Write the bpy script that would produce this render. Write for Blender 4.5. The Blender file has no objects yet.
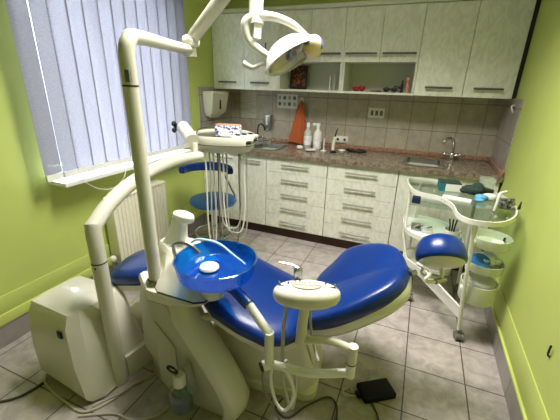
import bpy, bmesh, math, random
from mathutils import Vector, Matrix
random.seed(7)
PI = math.pi
sc = bpy.context.scene
col = sc.collection
V = Vector

# ------------------------------------------------------------------ materials
def _mat(name):
    m = bpy.data.materials.new(name); m.use_nodes = True
    nt = m.node_tree; b = nt.nodes['Principled BSDF']
    return m, nt, b
def lin(r, g, b):
    f = lambda c: ((c/255+.055)/1.055)**2.4 if c > 10 else c/255/12.92
    return (f(r), f(g), f(b), 1)
def plain(name, c, rough=.5, metal=0., spec=.5, trans=0., coat=0., noise=.0, nscale=30, ior=1.45, alpha=1., bump=0., bscale=200):
    m, nt, b = _mat(name)
    b.inputs['Roughness'].default_value = rough; b.inputs['Metallic'].default_value = metal
    b.inputs['Specular IOR Level'].default_value = spec
    b.inputs['Transmission Weight'].default_value = trans; b.inputs['Coat Weight'].default_value = coat
    b.inputs['IOR'].default_value = ior; b.inputs['Alpha'].default_value = alpha
    tc = nt.nodes.new('ShaderNodeTexCoord')
    n = nt.nodes.new('ShaderNodeTexNoise'); n.inputs['Scale'].default_value = nscale; n.inputs['Detail'].default_value = 4
    nt.links.new(tc.outputs['Object'], n.inputs['Vector'])
    r = nt.nodes.new('ShaderNodeValToRGB')
    k = noise
    r.color_ramp.elements[0].position = .3; r.color_ramp.elements[1].position = .7
    r.color_ramp.elements[0].color = tuple(x*(1-k) for x in c[:3])+(1,)
    r.color_ramp.elements[1].color = tuple(min(1, x*(1+k)) for x in c[:3])+(1,)
    nt.links.new(n.outputs['Fac'], r.inputs['Fac']); nt.links.new(r.outputs['Color'], b.inputs['Base Color'])
    if bump:
        n2 = nt.nodes.new('ShaderNodeTexNoise'); n2.inputs['Scale'].default_value = bscale
        nt.links.new(tc.outputs['Object'], n2.inputs['Vector'])
        bp = nt.nodes.new('ShaderNodeBump'); bp.inputs['Strength'].default_value = bump; bp.inputs['Distance'].default_value = .002
        nt.links.new(n2.outputs['Fac'], bp.inputs['Height']); nt.links.new(bp.outputs['Normal'], b.inputs['Normal'])
    return m
def tiles(name, c1, c2, mortar, w, h, ox, oy, axes='xy', msize=.012, rough=.35, nscale=6., contrast=.12):
    """Square-laid tiles in world metres; axes picks the two coordinates used."""
    m, nt, b = _mat(name); N = nt.nodes; L = nt.links
    tc = N.new('ShaderNodeTexCoord'); sp = N.new('ShaderNodeSeparateXYZ'); L.new(tc.outputs['Object'], sp.inputs[0])
    cb = N.new('ShaderNodeCombineXYZ')
    for k, (a, o, s) in enumerate(((axes[0], ox, w), (axes[1], oy, h))):
        mm = N.new('ShaderNodeMath'); mm.operation = 'SUBTRACT'; mm.inputs[1].default_value = o
        L.new(sp.outputs['xyz'.index(a)], mm.inputs[0])
        m2 = N.new('ShaderNodeMath'); m2.operation = 'DIVIDE'; m2.inputs[1].default_value = s
        L.new(mm.outputs[0], m2.inputs[0]); L.new(m2.outputs[0], cb.inputs[k])
    br = N.new('ShaderNodeTexBrick'); br.offset = 0; br.squash = 1
    br.inputs['Scale'].default_value = 1; br.inputs['Brick Width'].default_value = 1; br.inputs['Row Height'].default_value = 1
    br.inputs['Mortar Size'].default_value = msize; br.inputs['Mortar Smooth'].default_value = .1
    br.inputs['Color1'].default_value = c1; br.inputs['Color2'].default_value = c2; br.inputs['Mortar'].default_value = mortar
    L.new(cb.outputs[0], br.inputs['Vector'])
    n = N.new('ShaderNodeTexNoise'); n.inputs['Scale'].default_value = nscale; n.inputs['Detail'].default_value = 8; n.inputs['Roughness'].default_value = .65
    n.inputs['Distortion'].default_value = .6
    L.new(tc.outputs['Object'], n.inputs['Vector'])
    rp = N.new('ShaderNodeValToRGB'); rp.color_ramp.elements[0].position = .3; rp.color_ramp.elements[1].position = .68
    rp.color_ramp.elements[0].color = (1-contrast*2,)*3+(1,); rp.color_ramp.elements[1].color = (1+contrast*.6,)*3+(1,)
    L.new(n.outputs['Fac'], rp.inputs['Fac'])
    mx = N.new('ShaderNodeMix'); mx.data_type = 'RGBA'; mx.blend_type = 'MULTIPLY'; mx.inputs[0].default_value = 1
    L.new(br.outputs['Color'], mx.inputs[6]); L.new(rp.outputs['Color'], mx.inputs[7]); L.new(mx.outputs[2], b.inputs['Base Color'])
    b.inputs['Roughness'].default_value = rough
    bp = N.new('ShaderNodeBump'); bp.inputs['Strength'].default_value = .5; bp.inputs['Distance'].default_value = .002; bp.invert = True
    L.new(br.outputs['Fac'], bp.inputs['Height']); L.new(bp.outputs['Normal'], b.inputs['Normal'])
    return m
def veined(name, c1, c2, rough=.35, scale=(7, 7, 3.5), rot=(0, .6, 0), dist=2.2, p0=.38, p1=.62):
    m, nt, b = _mat(name); N = nt.nodes; L = nt.links
    tc = N.new('ShaderNodeTexCoord'); mp = N.new('ShaderNodeMapping')
    mp.inputs['Scale'].default_value = scale; mp.inputs['Rotation'].default_value = rot
    L.new(tc.outputs['Object'], mp.inputs['Vector'])
    n = N.new('ShaderNodeTexNoise'); n.inputs['Scale'].default_value = 2.2; n.inputs['Detail'].default_value = 6; n.inputs['Distortion'].default_value = dist
    L.new(mp.outputs[0], n.inputs['Vector'])
    r = N.new('ShaderNodeValToRGB'); r.color_ramp.elements[0].position = p0; r.color_ramp.elements[1].position = p1
    r.color_ramp.elements[0].color = c1; r.color_ramp.elements[1].color = c2
    L.new(n.outputs['Fac'], r.inputs['Fac']); L.new(r.outputs['Color'], b.inputs['Base Color'])
    b.inputs['Roughness'].default_value = rough
    return m
def clearmat(name, c, alpha_front=.75, rough=.05):
    """thin clear sheet: mostly see-through, a little gloss"""
    m, nt, b = _mat(name); N = nt.nodes; L = nt.links
    out = N['Material Output']; N.remove(b)
    t = N.new('ShaderNodeBsdfTransparent'); t.inputs[0].default_value = c
    g = N.new('ShaderNodeBsdfGlossy'); g.inputs['Roughness'].default_value = rough
    fr0 = N.new('ShaderNodeLayerWeight'); fr0.inputs['Blend'].default_value = .3
    fr = N.new('ShaderNodeMath'); fr.operation = 'MULTIPLY_ADD'; fr.inputs[1].default_value = (1-alpha_front)*2; fr.inputs[2].default_value = .04
    L.new(fr0.outputs['Facing'], fr.inputs[0])
    mx = N.new('ShaderNodeMixShader'); L.new(fr.outputs[0], mx.inputs[0]); L.new(t.outputs[0], mx.inputs[1]); L.new(g.outputs[0], mx.inputs[2])
    L.new(mx.outputs[0], out.inputs['Surface'])
    return m

M = {}
M['lime'] = plain('lime_paint', lin(184, 197, 106), .55, noise=.04, nscale=3, bump=.25, bscale=90)
M['lime_gloss'] = plain('lime_paint_on_ledge', lin(186, 199, 104), .5, noise=.03, nscale=8)
M['ceiling'] = plain('ceiling_paint', lin(238, 238, 232), .8, noise=.02, nscale=4)
M['floor'] = tiles('floor_tiles', lin(174, 165, 160), lin(166, 157, 152), lin(82, 74, 68), .298, .298, .1275, 1.6123, 'xy', .011, .32, 12, .2)
M['base_r'] = tiles('baseboard_tiles_side', lin(148, 142, 138), lin(142, 136, 132), lin(70, 64, 60), .298, .298, 1.6123, -.1, 'yz', .011, .35, 9, .1)
M['base_b'] = tiles('baseboard_tiles_back', lin(150, 146, 138), lin(146, 142, 134), lin(80, 74, 68), .298, .298, .1275, -.1, 'xz', .011, .35, 9, .1)
M['splash_b'] = tiles('splash_tiles_back', lin(182, 172, 156), lin(174, 164, 148), lin(136, 126, 110), .2, .25, -.906, 1.085, 'xz', .016, .3, 11, .13)
M['splash_s'] = tiles('splash_tiles_side', lin(172, 166, 158), lin(164, 158, 150), lin(112, 104, 96), .2, .25, 3.44, 1.085, 'yz', .016, .3, 11, .13)
M['door'] = veined('cabinet_laminate', lin(205, 206, 192), lin(222, 222, 210), .32)
M['carcass'] = plain('cabinet_board', lin(200, 202, 186), .45, noise=.03, nscale=12)
M['worktop'] = veined('brown_marbled_worktop', lin(90, 78, 66), lin(148, 134, 116), .22, (16, 16, 16), (0, 0, .5), 1.2, .36, .66)
M['upstand'] = veined('reddish_upstand', lin(128, 92, 74), lin(176, 140, 116), .35, (26, 26, 26), (0, 0, .5), 1., .36, .66)
M['plinth'] = plain('dark_brown_plinth', lin(62, 34, 24), .4, noise=.15, nscale=14)
M['handle'] = plain('grey_bar_handle', lin(160, 157, 148), .45, metal=.2, noise=.04)
M['dhandle'] = plain('dark_bar_handle', lin(92, 90, 84), .42, metal=.5, noise=.04)
M['cream'] = plain('cream_enamel', lin(208, 205, 190), .28, noise=.015, nscale=5, coat=.25)
M['cream_d'] = plain('cream_plastic_shaded_side', lin(184, 181, 166), .42, noise=.02, nscale=5)  # darker copy of cream: shade on the unit's side put into the colour
M['white'] = plain('white_enamel', lin(222, 221, 213), .28, noise=.01, coat=.2)
M['whitem'] = plain('white_matt_plastic', lin(226, 226, 220), .5, noise=.02)
M['seam'] = plain('dark_seam', lin(48, 44, 38), .6, noise=.05)
M['blue'] = plain('royal_blue_vinyl', lin(5, 42, 108), .3, noise=.05, nscale=14, spec=.5, bump=.12, bscale=60)
M['bluestool'] = plain('blue_vinyl_stool', lin(58, 118, 188), .4, noise=.05, nscale=14)
M['bluesleeve'] = plain('petrol_blue_sleeve', lin(28, 62, 112), .35, noise=.04)
M['chrome'] = plain('chrome', (.58, .58, .58, 1), .16, metal=1., noise=.02)
M['steel'] = plain('brushed_steel', (.36, .36, .35, 1), .3, metal=1., noise=.06, nscale=60)
M['black'] = plain('black_plastic', lin(24, 24, 26), .45, noise=.08)
M['pedal'] = plain('black_ribbed_rubber', lin(5, 5, 9), .6, spec=.3, noise=.1)
M['hose_g'] = plain('grey_hose', lin(168, 166, 156), .45, noise=.03)
M['hose_w'] = plain('white_hose', lin(222, 222, 214), .4, noise=.02)
M['hose_d'] = plain('dark_grey_hose', lin(108, 106, 98), .5, noise=.04)
M['hose_lb'] = plain('pale_blue_tube', lin(160, 196, 222), .35, noise=.03)
M['cable'] = plain('beige_cable', lin(176, 168, 154), .5, noise=.03)
M['cabled'] = plain('dark_olive_cable', lin(66, 62, 48), .55, noise=.05)
M['radiator'] = plain('radiator_enamel', lin(228, 224, 206), .35, noise=.01)
M['pvc'] = plain('white_pvc', lin(236, 236, 236), .35, noise=.01)
M['orange'] = plain('orange_terry_towel', lin(186, 96, 56), .95, noise=.12, nscale=50, bump=.8, bscale=260)
M['paper'] = plain('white_paper', lin(226, 226, 222), .8, noise=.02)
M['red'] = plain('red_plastic', lin(150, 34, 34), .4, noise=.1)
M['skin'] = plain('pinkish_figurine_glaze', lin(200, 140, 116), .4, noise=.2, nscale=60)
M['teal'] = plain('teal_glove_box_card', lin(30, 104, 116), .6, noise=.2, nscale=50)
M['navy'] = plain('navy_card', lin(28, 40, 78), .5, noise=.1)
M['cyan'] = plain('light_blue_wrapper', lin(94, 160, 206), .4, noise=.25, nscale=60)
M['bluecard'] = plain('mid_blue_card', lin(50, 116, 190), .5, noise=.05)
M['limecast'] = plain('translucent_pale_plastic', lin(214, 218, 196), .35, noise=.02, alpha=.82)
M['clearplastic'] = plain('milky_clear_plastic', lin(224, 226, 222), .3, noise=.02, alpha=.55)
M['tub'] = plain('clear_tub_plastic', lin(214, 222, 212), .12, noise=.02, alpha=.3)
M['glasstop'] = clearmat('glass_tray', (.86, .93, .88, 1), .8, .04)
M['tumbler'] = clearmat('clear_tumbler', (.93, .96, .94, 1), .7, .04)
M['pane'] = clearmat('window_pane', (.97, .98, 1, 1), .9, .02)
M['film'] = clearmat('clear_sheet_protector', (.9, .9, .88, 1), .75, .12)
M['darkglove'] = plain('dark_green_cloth', lin(40, 58, 52), .85, noise=.3, nscale=40, bump=.8, bscale=90)
def bowlmat():
    m, nt, b = _mat('blue_glass'); N = nt.nodes; L = nt.links
    out = N['Material Output']; N.remove(b)
    t = N.new('ShaderNodeBsdfTransparent'); t.inputs[0].default_value = (.08, .50, .95, 1)
    d = N.new('ShaderNodeBsdfTranslucent'); d.inputs[0].default_value = (.03, .3, .85, 1)
    df = N.new('ShaderNodeBsdfDiffuse'); df.inputs[0].default_value = (.015, .17, .6, 1)
    ad = N.new('ShaderNodeMixShader'); ad.inputs[0].default_value = .5; L.new(d.outputs[0], ad.inputs[1]); L.new(df.outputs[0], ad.inputs[2])
    mx0 = N.new('ShaderNodeMixShader'); mx0.inputs[0].default_value = .38; L.new(t.outputs[0], mx0.inputs[1]); L.new(ad.outputs[0], mx0.inputs[2])
    g = N.new('ShaderNodeBsdfGlossy'); g.inputs['Roughness'].default_value = .05
    fr0 = N.new('ShaderNodeLayerWeight'); fr0.inputs['Blend'].default_value = .25
    fr = N.new('ShaderNodeMath'); fr.operation = 'MULTIPLY_ADD'; fr.inputs[1].default_value = .35; fr.inputs[2].default_value = .05
    L.new(fr0.outputs['Facing'], fr.inputs[0])
    mx = N.new('ShaderNodeMixShader'); L.new(fr.outputs[0], mx.inputs[0]); L.new(mx0.outputs[0], mx.inputs[1]); L.new(g.outputs[0], mx.inputs[2])
    L.new(mx.outputs[0], out.inputs['Surface'])
    return m
M['bowl'] = bowlmat()
def slatmat():
    m, nt, b = _mat('woven_blind_fabric'); N = nt.nodes; L = nt.links
    out = N['Material Output']; N.remove(b)
    tc = N.new('ShaderNodeTexCoord'); w = N.new('ShaderNodeTexNoise'); mp = N.new('ShaderNodeMapping')
    mp.inputs['Scale'].default_value = (60, 60, 260); L.new(tc.outputs['Object'], mp.inputs[0]); L.new(mp.outputs[0], w.inputs['Vector'])
    w.inputs['Scale'].default_value = 1.; w.inputs['Detail'].default_value = 4
    r = N.new('ShaderNodeValToRGB'); r.color_ramp.elements[0].position = .3; r.color_ramp.elements[1].position = .7
    r.color_ramp.elements[0].color = (.30, .30, .34, 1); r.color_ramp.elements[1].color = (.37, .37, .42, 1)
    L.new(w.outputs['Fac'], r.inputs['Fac'])
    tl = N.new('ShaderNodeBsdfTranslucent'); df = N.new('ShaderNodeBsdfDiffuse'); tr = N.new('ShaderNodeBsdfTransparent')
    L.new(r.outputs['Color'], tl.inputs[0]); L.new(r.outputs['Color'], df.inputs[0])
    a = N.new('ShaderNodeMixShader'); a.inputs[0].default_value = .5; L.new(tl.outputs[0], a.inputs[1]); L.new(df.outputs[0], a.inputs[2])
    c = N.new('ShaderNodeMixShader'); c.inputs[0].default_value = .88; L.new(tr.outputs[0], c.inputs[1]); L.new(a.outputs[0], c.inputs[2])
    L.new(c.outputs[0], out.inputs['Surface'])
    return m
M['slat'] = slatmat()
def reflectormat():  # mottled coating colours of the reflector, no emission
    m, nt, b = _mat('iridescent_reflector'); N = nt.nodes; L = nt.links
    tc = N.new('ShaderNodeTexCoord'); n = N.new('ShaderNodeTexNoise'); n.inputs['Scale'].default_value = 9; n.inputs['Detail'].default_value = 1
    L.new(tc.outputs['Object'], n.inputs['Vector'])
    r = N.new('ShaderNodeValToRGB'); e = r.color_ramp.elements
    e[0].position = .36; e[0].color = lin(232, 196, 120); e[1].position = .66; e[1].color = lin(120, 116, 170)
    x = e.new(.46); x.color = lin(226, 206, 166); x = e.new(.55); x.color = lin(206, 150, 130)
    L.new(n.outputs['Fac'], r.inputs['Fac']); L.new(r.outputs['Color'], b.inputs['Base Color'])
    b.inputs['Roughness'].default_value = .25; b.inputs['Metallic'].default_value = .25
    return m
M['reflector'] = reflectormat()
def dichroic():
    m, nt, b = _mat('dichroic_yellow_violet'); N = nt.nodes; L = nt.links
    tc = N.new('ShaderNodeTexCoord'); w = N.new('ShaderNodeTexVoronoi'); w.inputs['Scale'].default_value = 26
    L.new(tc.outputs['Object'], w.inputs['Vector'])
    r = N.new('ShaderNodeValToRGB'); e = r.color_ramp.elements
    e[0].position = .1; e[0].color = lin(236, 206, 130); e[1].position = .85; e[1].color = lin(120, 116, 190)
    x = e.new(.5); x.color = lin(236, 214, 176)
    sp = N.new('ShaderNodeSeparateColor'); L.new(w.outputs['Color'], sp.inputs[0]); L.new(sp.outputs[0], r.inputs['Fac'])
    L.new(r.outputs['Color'], b.inputs['Base Color']); b.inputs['Roughness'].default_value = .3
    return m
M['dichroic'] = dichroic()
def mosaic(name, ramp, scale):
    m, nt, b = _mat(name); N = nt.nodes; L = nt.links
    tc = N.new('ShaderNodeTexCoord'); v = N.new('ShaderNodeTexVoronoi'); v.inputs['Scale'].default_value = scale
    L.new(tc.outputs['Object'], v.inputs['Vector'])
    sp = N.new('ShaderNodeSeparateColor'); L.new(v.outputs['Color'], sp.inputs[0])
    r = N.new('ShaderNodeValToRGB'); r.color_ramp.interpolation = 'CONSTANT'
    e = r.color_ramp.elements; e[0].color = ramp[0]; e[1].position = .99; e[1].color = ramp[-1]
    for k, c in enumerate(ramp[1:], 1):
        x = e.new(k/len(ramp)); x.color = c
    L.new(sp.outputs[0], r.inputs['Fac']); L.new(r.outputs['Color'], b.inputs['Base Color']); b.inputs['Roughness'].default_value = .6
    return m
M['mosaic'] = mosaic('brown_mosaic', [lin(40, 26, 18), lin(120, 60, 34), lin(66, 40, 26), lin(150, 96, 56), lin(30, 22, 18)], 70)
M['floral'] = mosaic('floral_print', [lin(236, 234, 236), lin(226, 226, 236), lin(238, 236, 238), lin(120, 116, 168), lin(232, 230, 234), lin(70, 74, 130)], 75)
M['packprint'] = mosaic('white_packaging', [lin(232, 232, 232), lin(220, 222, 226), lin(240, 240, 240), lin(180, 196, 214)], 40)

# ------------------------------------------------------------------ mesh helpers
def tag(o, label=None, cat=None, group=None, kind=None):
    if label: o['label'] = label
    if cat: o['category'] = cat
    if group: o['group'] = group
    if kind: o['kind'] = kind
    return o
def thing(name, label, cat, loc=(0, 0, 0), group=None):
    o = bpy.data.objects.new(name, None); col.objects.link(o)
    o.empty_display_size = .05; o.location = loc
    return tag(o, label, cat, group)
def obj(name, bm, mat, parent=None, label=None, sharp=38, origin=None):
    """Link bm (vertices in world metres) as ONE mesh, its origin at the parent's origin or its own base."""
    bmesh.ops.remove_doubles(bm, verts=bm.verts, dist=1e-6)
    bmesh.ops.recalc_face_normals(bm, faces=bm.faces)
    bm.normal_update()
    for f in bm.faces: f.smooth = True
    for e in bm.edges:
        if len(e.link_faces) == 2:
            e.smooth = e.calc_face_angle(0) < math.radians(sharp)
    me = bpy.data.meshes.new(name)
    if parent is not None:
        w = V((0, 0, 0)); p = parent
        while p is not None: w = w + p.location; p = p.parent
        loc = V((0, 0, 0)); off = w
    else:
        loc = off = V(origin) if origin else V((0, 0, 0))
    bmesh.ops.translate(bm, verts=bm.verts, vec=-off)
    bm.to_mesh(me); bm.free()
    me.materials.append(mat)
    o = bpy.data.objects.new(name, me); col.objects.link(o)
    o.location = loc
    if parent is not None: o.parent = parent
    if label: o['label'] = label
    return o
def struct(name, bm, mat, parent=None, sharp=38):
    o = obj(name, bm, mat, parent, sharp=sharp)
    if parent is None: o['kind'] = 'structure'
    return o
def new(): return bmesh.new()
def box(bm, x0, x1, y0, y1, z0, z1, bev=0., seg=2, mtx=None):
    t = bmesh.new(); r = bmesh.ops.create_cube(t, size=1)
    for v in t.verts:
        v.co = V((x0+(v.co.x+.5)*(x1-x0), y0+(v.co.y+.5)*(y1-y0), z0+(v.co.z+.5)*(z1-z0)))
    if bev: bmesh.ops.bevel(t, geom=list(t.edges), offset=bev, segments=seg, profile=.5, affect='EDGES')
    if mtx is not None: bmesh.ops.transform(t, matrix=mtx, verts=t.verts)
    merge(bm, t); return bm
def merge(bm, t):
    me = bpy.data.meshes.new('tmp'); t.to_mesh(me); t.free(); bm.from_mesh(me); bpy.data.meshes.remove(me)
def B(*a, **k): return box(new(), *a, **k)
def smooth_path(pts, n=8):
    P = [V(p) for p in pts]
    if len(P) < 3: return P
    Q = [P[0]*2-P[1]]+P+[P[-1]*2-P[-2]]; out = []
    for i in range(1, len(Q)-2):
        a, b, c, d = Q[i-1], Q[i], Q[i+1], Q[i+2]
        for k in range(n):
            t = k/n
            out.append(.5*((2*b)+(c-a)*t+(2*a-5*b+4*c-d)*t*t+(3*b-a-3*c+d)*t**3))
    out.append(P[-1]); return out
def tube(bm, pts, r, seg=10, smooth=0, caps=True, squash=1.):
    """r: a number or one per input point"""
    P = [V(p) for p in pts]
    if isinstance(r, (int, float)): R = [r]*len(P)
    else: R = list(r)
    if smooth and len(P) > 2:
        S = smooth_path(P, smooth); RR = []
        for i in range(len(P)-1):
            for k in range(smooth): RR.append(R[i]+(R[i+1]-R[i])*k/smooth)
        RR.append(R[-1]); P, R = S, RR
    rings = []; nrm = None
    for i, p in enumerate(P):
        t = (P[min(i+1, len(P)-1)]-P[max(i-1, 0)])
        if t.length < 1e-9: t = V((0, 0, 1))
        t.normalize()
        if nrm is None:
            nrm = t.cross(V((0, 0, 1)))
            if nrm.length < 1e-3: nrm = t.cross(V((0, 1, 0)))
            nrm.normalize()
        else:
            nrm = nrm-t*nrm.dot(t); nrm.normalize()
        b = t.cross(nrm)
        rings.append([bm.verts.new(p+(nrm*math.cos(2*PI*k/seg)+b*math.sin(2*PI*k/seg)*squash)*R[i]) for k in range(seg)])
    for a, b in zip(rings, rings[1:]):
        for k in range(seg): bm.faces.new((a[k], a[(k+1) % seg], b[(k+1) % seg], b[k]))
    if caps:
        bm.faces.new(rings[0][::-1]); bm.faces.new(rings[-1])
    return bm
def T(*a, **k): return tube(new(), *a, **k)
def loft(rings, caps=True, bm=None):
    bm = bm or new(); RR = [[bm.verts.new(V(p)) for p in r] for r in rings]; n = len(RR[0])
    for a, b in zip(RR, RR[1:]):
        for k in range(n): bm.faces.new((a[k], a[(k+1) % n], b[(k+1) % n], b[k]))
    if caps: bm.faces.new(RR[0][::-1]); bm.faces.new(RR[-1])
    return bm
def lathe(prof, c, seg=32, bm=None, sx=1., sy=1., mtx=None):
    """prof: (r, z) pairs, closed at r=0 ends if given"""
    bm = bm or new(); t = bmesh.new(); rings = []
    for r, z in prof:
        if r < 1e-6: rings.append([t.verts.new((0, 0, z))])
        else: rings.append([t.verts.new((r*math.cos(2*PI*k/seg)*sx, r*math.sin(2*PI*k/seg)*sy, z)) for k in range(seg)])
    for a, b in zip(rings, rings[1:]):
        for k in range(seg):
            k2 = (k+1) % seg
            if len(a) == 1 and len(b) == 1: continue
            if len(a) == 1: t.faces.new((a[0], b[k2], b[k]))
            elif len(b) == 1: t.faces.new((a[k], a[k2], b[0]))
            else: t.faces.new((a[k], a[k2], b[k2], b[k]))
    if mtx is not None: bmesh.ops.transform(t, matrix=mtx, verts=t.verts)
    bmesh.ops.translate(t, verts=t.verts, vec=V(c)); merge(bm, t); return bm
def cyl(c0, c1, r, seg=20, bm=None): return tube(bm or new(), [c0, c1], r, seg)
def ellip(c, rx, ry, rz, bm=None, mtx=None, e=1., seg=28, rn=16):
    """super-ellipsoid; e<1 boxier"""
    bm = bm or new(); t = bmesh.new()
    bmesh.ops.create_uvsphere(t, u_segments=seg, v_segments=rn, radius=1)
    f = lambda q: math.copysign(abs(q)**e, q)
    for v in t.verts:
        h = math.hypot(v.co.x, v.co.y); z = v.co.z
        hh = abs(h)**e
        if h > 1e-6:
            a, b = v.co.x/h, v.co.y/h
            v.co = V((hh*a*rx, hh*b*ry, f(z)*rz))
        else: v.co = V((0, 0, f(z)*rz))
    if mtx is not None: bmesh.ops.transform(t, matrix=mtx, verts=t.verts)
    bmesh.ops.translate(t, verts=t.verts, vec=V(c)); merge(bm, t); return bm
def prism(poly, z0, z1, bev=0., seg=2, mtx=None, bm=None):
    bm = bm or new(); t = bmesh.new()
    a = [t.verts.new((x, y, z0)) for x, y in poly]; b = [t.verts.new((x, y, z1)) for x, y in poly]; n = len(poly)
    t.faces.new(a[::-1]); t.faces.new(b)
    for k in range(n): t.faces.new((a[k], a[(k+1) % n], b[(k+1) % n], b[k]))
    bmesh.ops.recalc_face_normals(t, faces=t.faces)
    if bev: bmesh.ops.bevel(t, geom=[e for e in t.edges if abs(e.verts[0].co.z-e.verts[1].co.z) < 1e-7], offset=bev, segments=seg, profile=.5, affect='EDGES')
    if mtx is not None: bmesh.ops.transform(t, matrix=mtx, verts=t.verts)
    merge(bm, t); return bm
def closed(pts, n=5):
    """closed smooth outline through 2D points"""
    P = [V((p[0], p[1])) for p in pts]; N_ = len(P); out = []
    for i in range(N_):
        a, b, c, d = P[i-1], P[i], P[(i+1) % N_], P[(i+2) % N_]
        for k in range(n):
            t = k/n; q = .5*((2*b)+(c-a)*t+(2*a-5*b+4*c-d)*t*t+(3*b-a-3*c+d)*t**3); out.append((q.x, q.y))
    return out
def rrect(x0, x1, y0, y1, r, n=4):
    out = []
    for cx, cy, a0 in ((x1-r, y1-r, 0), (x0+r, y1-r, 90), (x0+r, y0+r, 180), (x1-r, y0+r, 270)):
        for k in range(n+1):
            a = math.radians(a0+90*k/n); out.append((cx+r*math.cos(a), cy+r*math.sin(a)))
    return out
def dup(root, loc, label=None, group=None):
    """copy a thing with its parts and sub-parts"""
    r = root.copy(); col.objects.link(r); r.location = loc
    if label: r['label'] = label
    if group: r['group'] = group
    for ch in list(root.children):
        c = ch.copy(); col.objects.link(c); c.parent = r
        for g in list(ch.children):
            d = g.copy(); col.objects.link(d); d.parent = c
    return r

# ------------------------------------------------------------------ room
XL, XR, YB, YF, ZC = -2.02, .6175, 3.44, -1.3, 2.65
W0, W1, WZ0, WZ1 = 1.28, 2.45, .875, 2.25       # window opening in the left wall
struct('floor', B(XL-.2, XR+.2, YF-.2, YB+.2, -.1, 0), M['floor'])
struct('ceiling', B(XL-.2, XR+.2, YF-.2, YB+.2, ZC, ZC+.1), M['ceiling'])
struct('wall_back', B(XL-.2, XR+.2, YB, YB+.2, 0, ZC), M['lime'])
struct('wall_right', B(XR, XR+.2, YF, YB, 0, ZC), M['lime'])
struct('wall_front', B(XL-.2, XR+.2, YF-.2, YF, 0, ZC), M['lime'])
bm = B(XL-.2, XL, YF, W0, 0, ZC); box(bm, XL-.2, XL, W1, YB, 0, ZC)
box(bm, XL-.2, XL, W0, W1, 0, WZ0); box(bm, XL-.2, XL, W0, W1, WZ1, ZC)
struct('wall_left', bm, M['lime'])
# lower wall: tile baseboard, then two painted ledges
struct('baseboard_right', B(XR-.012, XR, YF, 2.84, 0, .132, .002, 1), M['base_r'])
struct('baseboard_left', B(XL, XL+.012, YF, 2.84, 0, .132, .002, 1), M['base_r'])
bm = B(XR-.018, XR, YF, 2.84, .132, .150, .005); struct('trim_1', bm, M['lime_gloss'])
bm = B(XR-.006, XR, YF, 2.84, .150, .302, .002); struct('trim_2', bm, M['lime'])
bm = B(XL, XL+.02, YF, 2.84, .132, .20, .008); struct('trim_3', bm, M['lime_gloss'])
bm = B(XL, XL+.009, YF, 2.84, .20, .302, .003); struct('trim_4', bm, M['lime'])
# backsplash tiles and reddish upstand above the worktop
struct('trim_5', B(XL, XR, YB-.008, YB, .86, 1.41), M['splash_b'])
struct('trim_6', B(XR-.008, XR, 2.86, YB-.008, .86, 1.40), M['splash_s'])
bm = B(XL, XL+.008, 2.83, YB-.008, .86, 1.41)
struct('trim_7', bm, M['splash_s'])
# window: frame, mullion, pane; sill board
wf = new()
for a in ((W0, W0+.05, WZ0, WZ1), (W1-.05, W1, WZ0, WZ1), (W0, W1, WZ0, WZ0+.05), (W0, W1, WZ1-.05, WZ1), (1.82, 1.88, WZ0, WZ1)):
    box(wf, XL-.15, XL-.09, a[0], a[1], a[2], a[3], .004)
win = struct('window_1', wf, M['pvc'])
obj('window_pane', B(XL-.125, XL-.12, W0+.05, 1.82, WZ0+.05, WZ1-.05), M['pane'], win)
obj('window_pane', B(XL-.125, XL-.12, 1.88, W1-.05, WZ0+.05, WZ1-.05), M['pane'], win)
obj('window_sill', B(XL-.08, -1.874, 1.27, 2.50, .846, .874, .005), M['pvc'], win)
# vertical blinds
vb = thing('vertical_blinds', 'white woven vertical blinds covering the window above the radiator', 'blinds', (-1.9, 1.83, .915))
obj('headrail', B(XL+.085, XL+.14, 1.15, 2.53, 2.33, 2.375, .004), M['pvc'], vb)
obj('bracket', B(XL, XL+.12, 1.3, 1.33, 2.335, 2.385, .003), M['pvc'], vb)
obj('bracket', B(XL, XL+.12, 2.33, 2.36, 2.335, 2.385, .003), M['pvc'], vb)
ys = [1.238+.1035*k for k in range(13)]
for k, y in enumerate(ys):
    th = math.radians(3+random.uniform(-3, 3))
    if k == 0: th = math.radians(-9)
    if k == 1: th = math.radians(-11)
    w = .0575; xc = -1.908; zb = .905
    rings = []
    for side in (1, -1):
        ring = []
        for j in range(7):
            s = -w+2*w*j/6; bow = .010*(1-(s/w)**2)+side*.0006
            ring.append((xc+s*math.sin(th)+bow*math.cos(th), y+s*math.cos(th)-bow*math.sin(th)))
        rings += ring if side == 1 else ring[::-1]
    lo = [(a, b, zb) for a, b in rings]; hi = [(a, b, 2.33) for a, b in rings]
    sl = obj('blind_slat', loft([lo, hi]), M['slat'], vb)
    hem = [(xc+s*math.sin(th)+o*math.cos(th), y+s*math.cos(th)-o*math.sin(th)) for s, o in ((-w, -.002), (w, -.002), (w, .012), (0, .013), (-w, .012))]
    obj('weighted_hem', loft([[(a, b, zb-.004) for a, b in hem], [(a, b, zb+.03) for a, b in hem]]), M['whitem'], sl)
obj('bead_cord', T([(-1.868, 1.36, .915), (-1.855, 1.38, .86), (-1.83, 1.45, .80), (-1.83, 1.55, .775), (-1.83, 1.64, .81), (-1.855, 1.70, .86), (-1.868, 1.71, .915)], .0022, 6, 6), M['hose_w'], vb)

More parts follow.
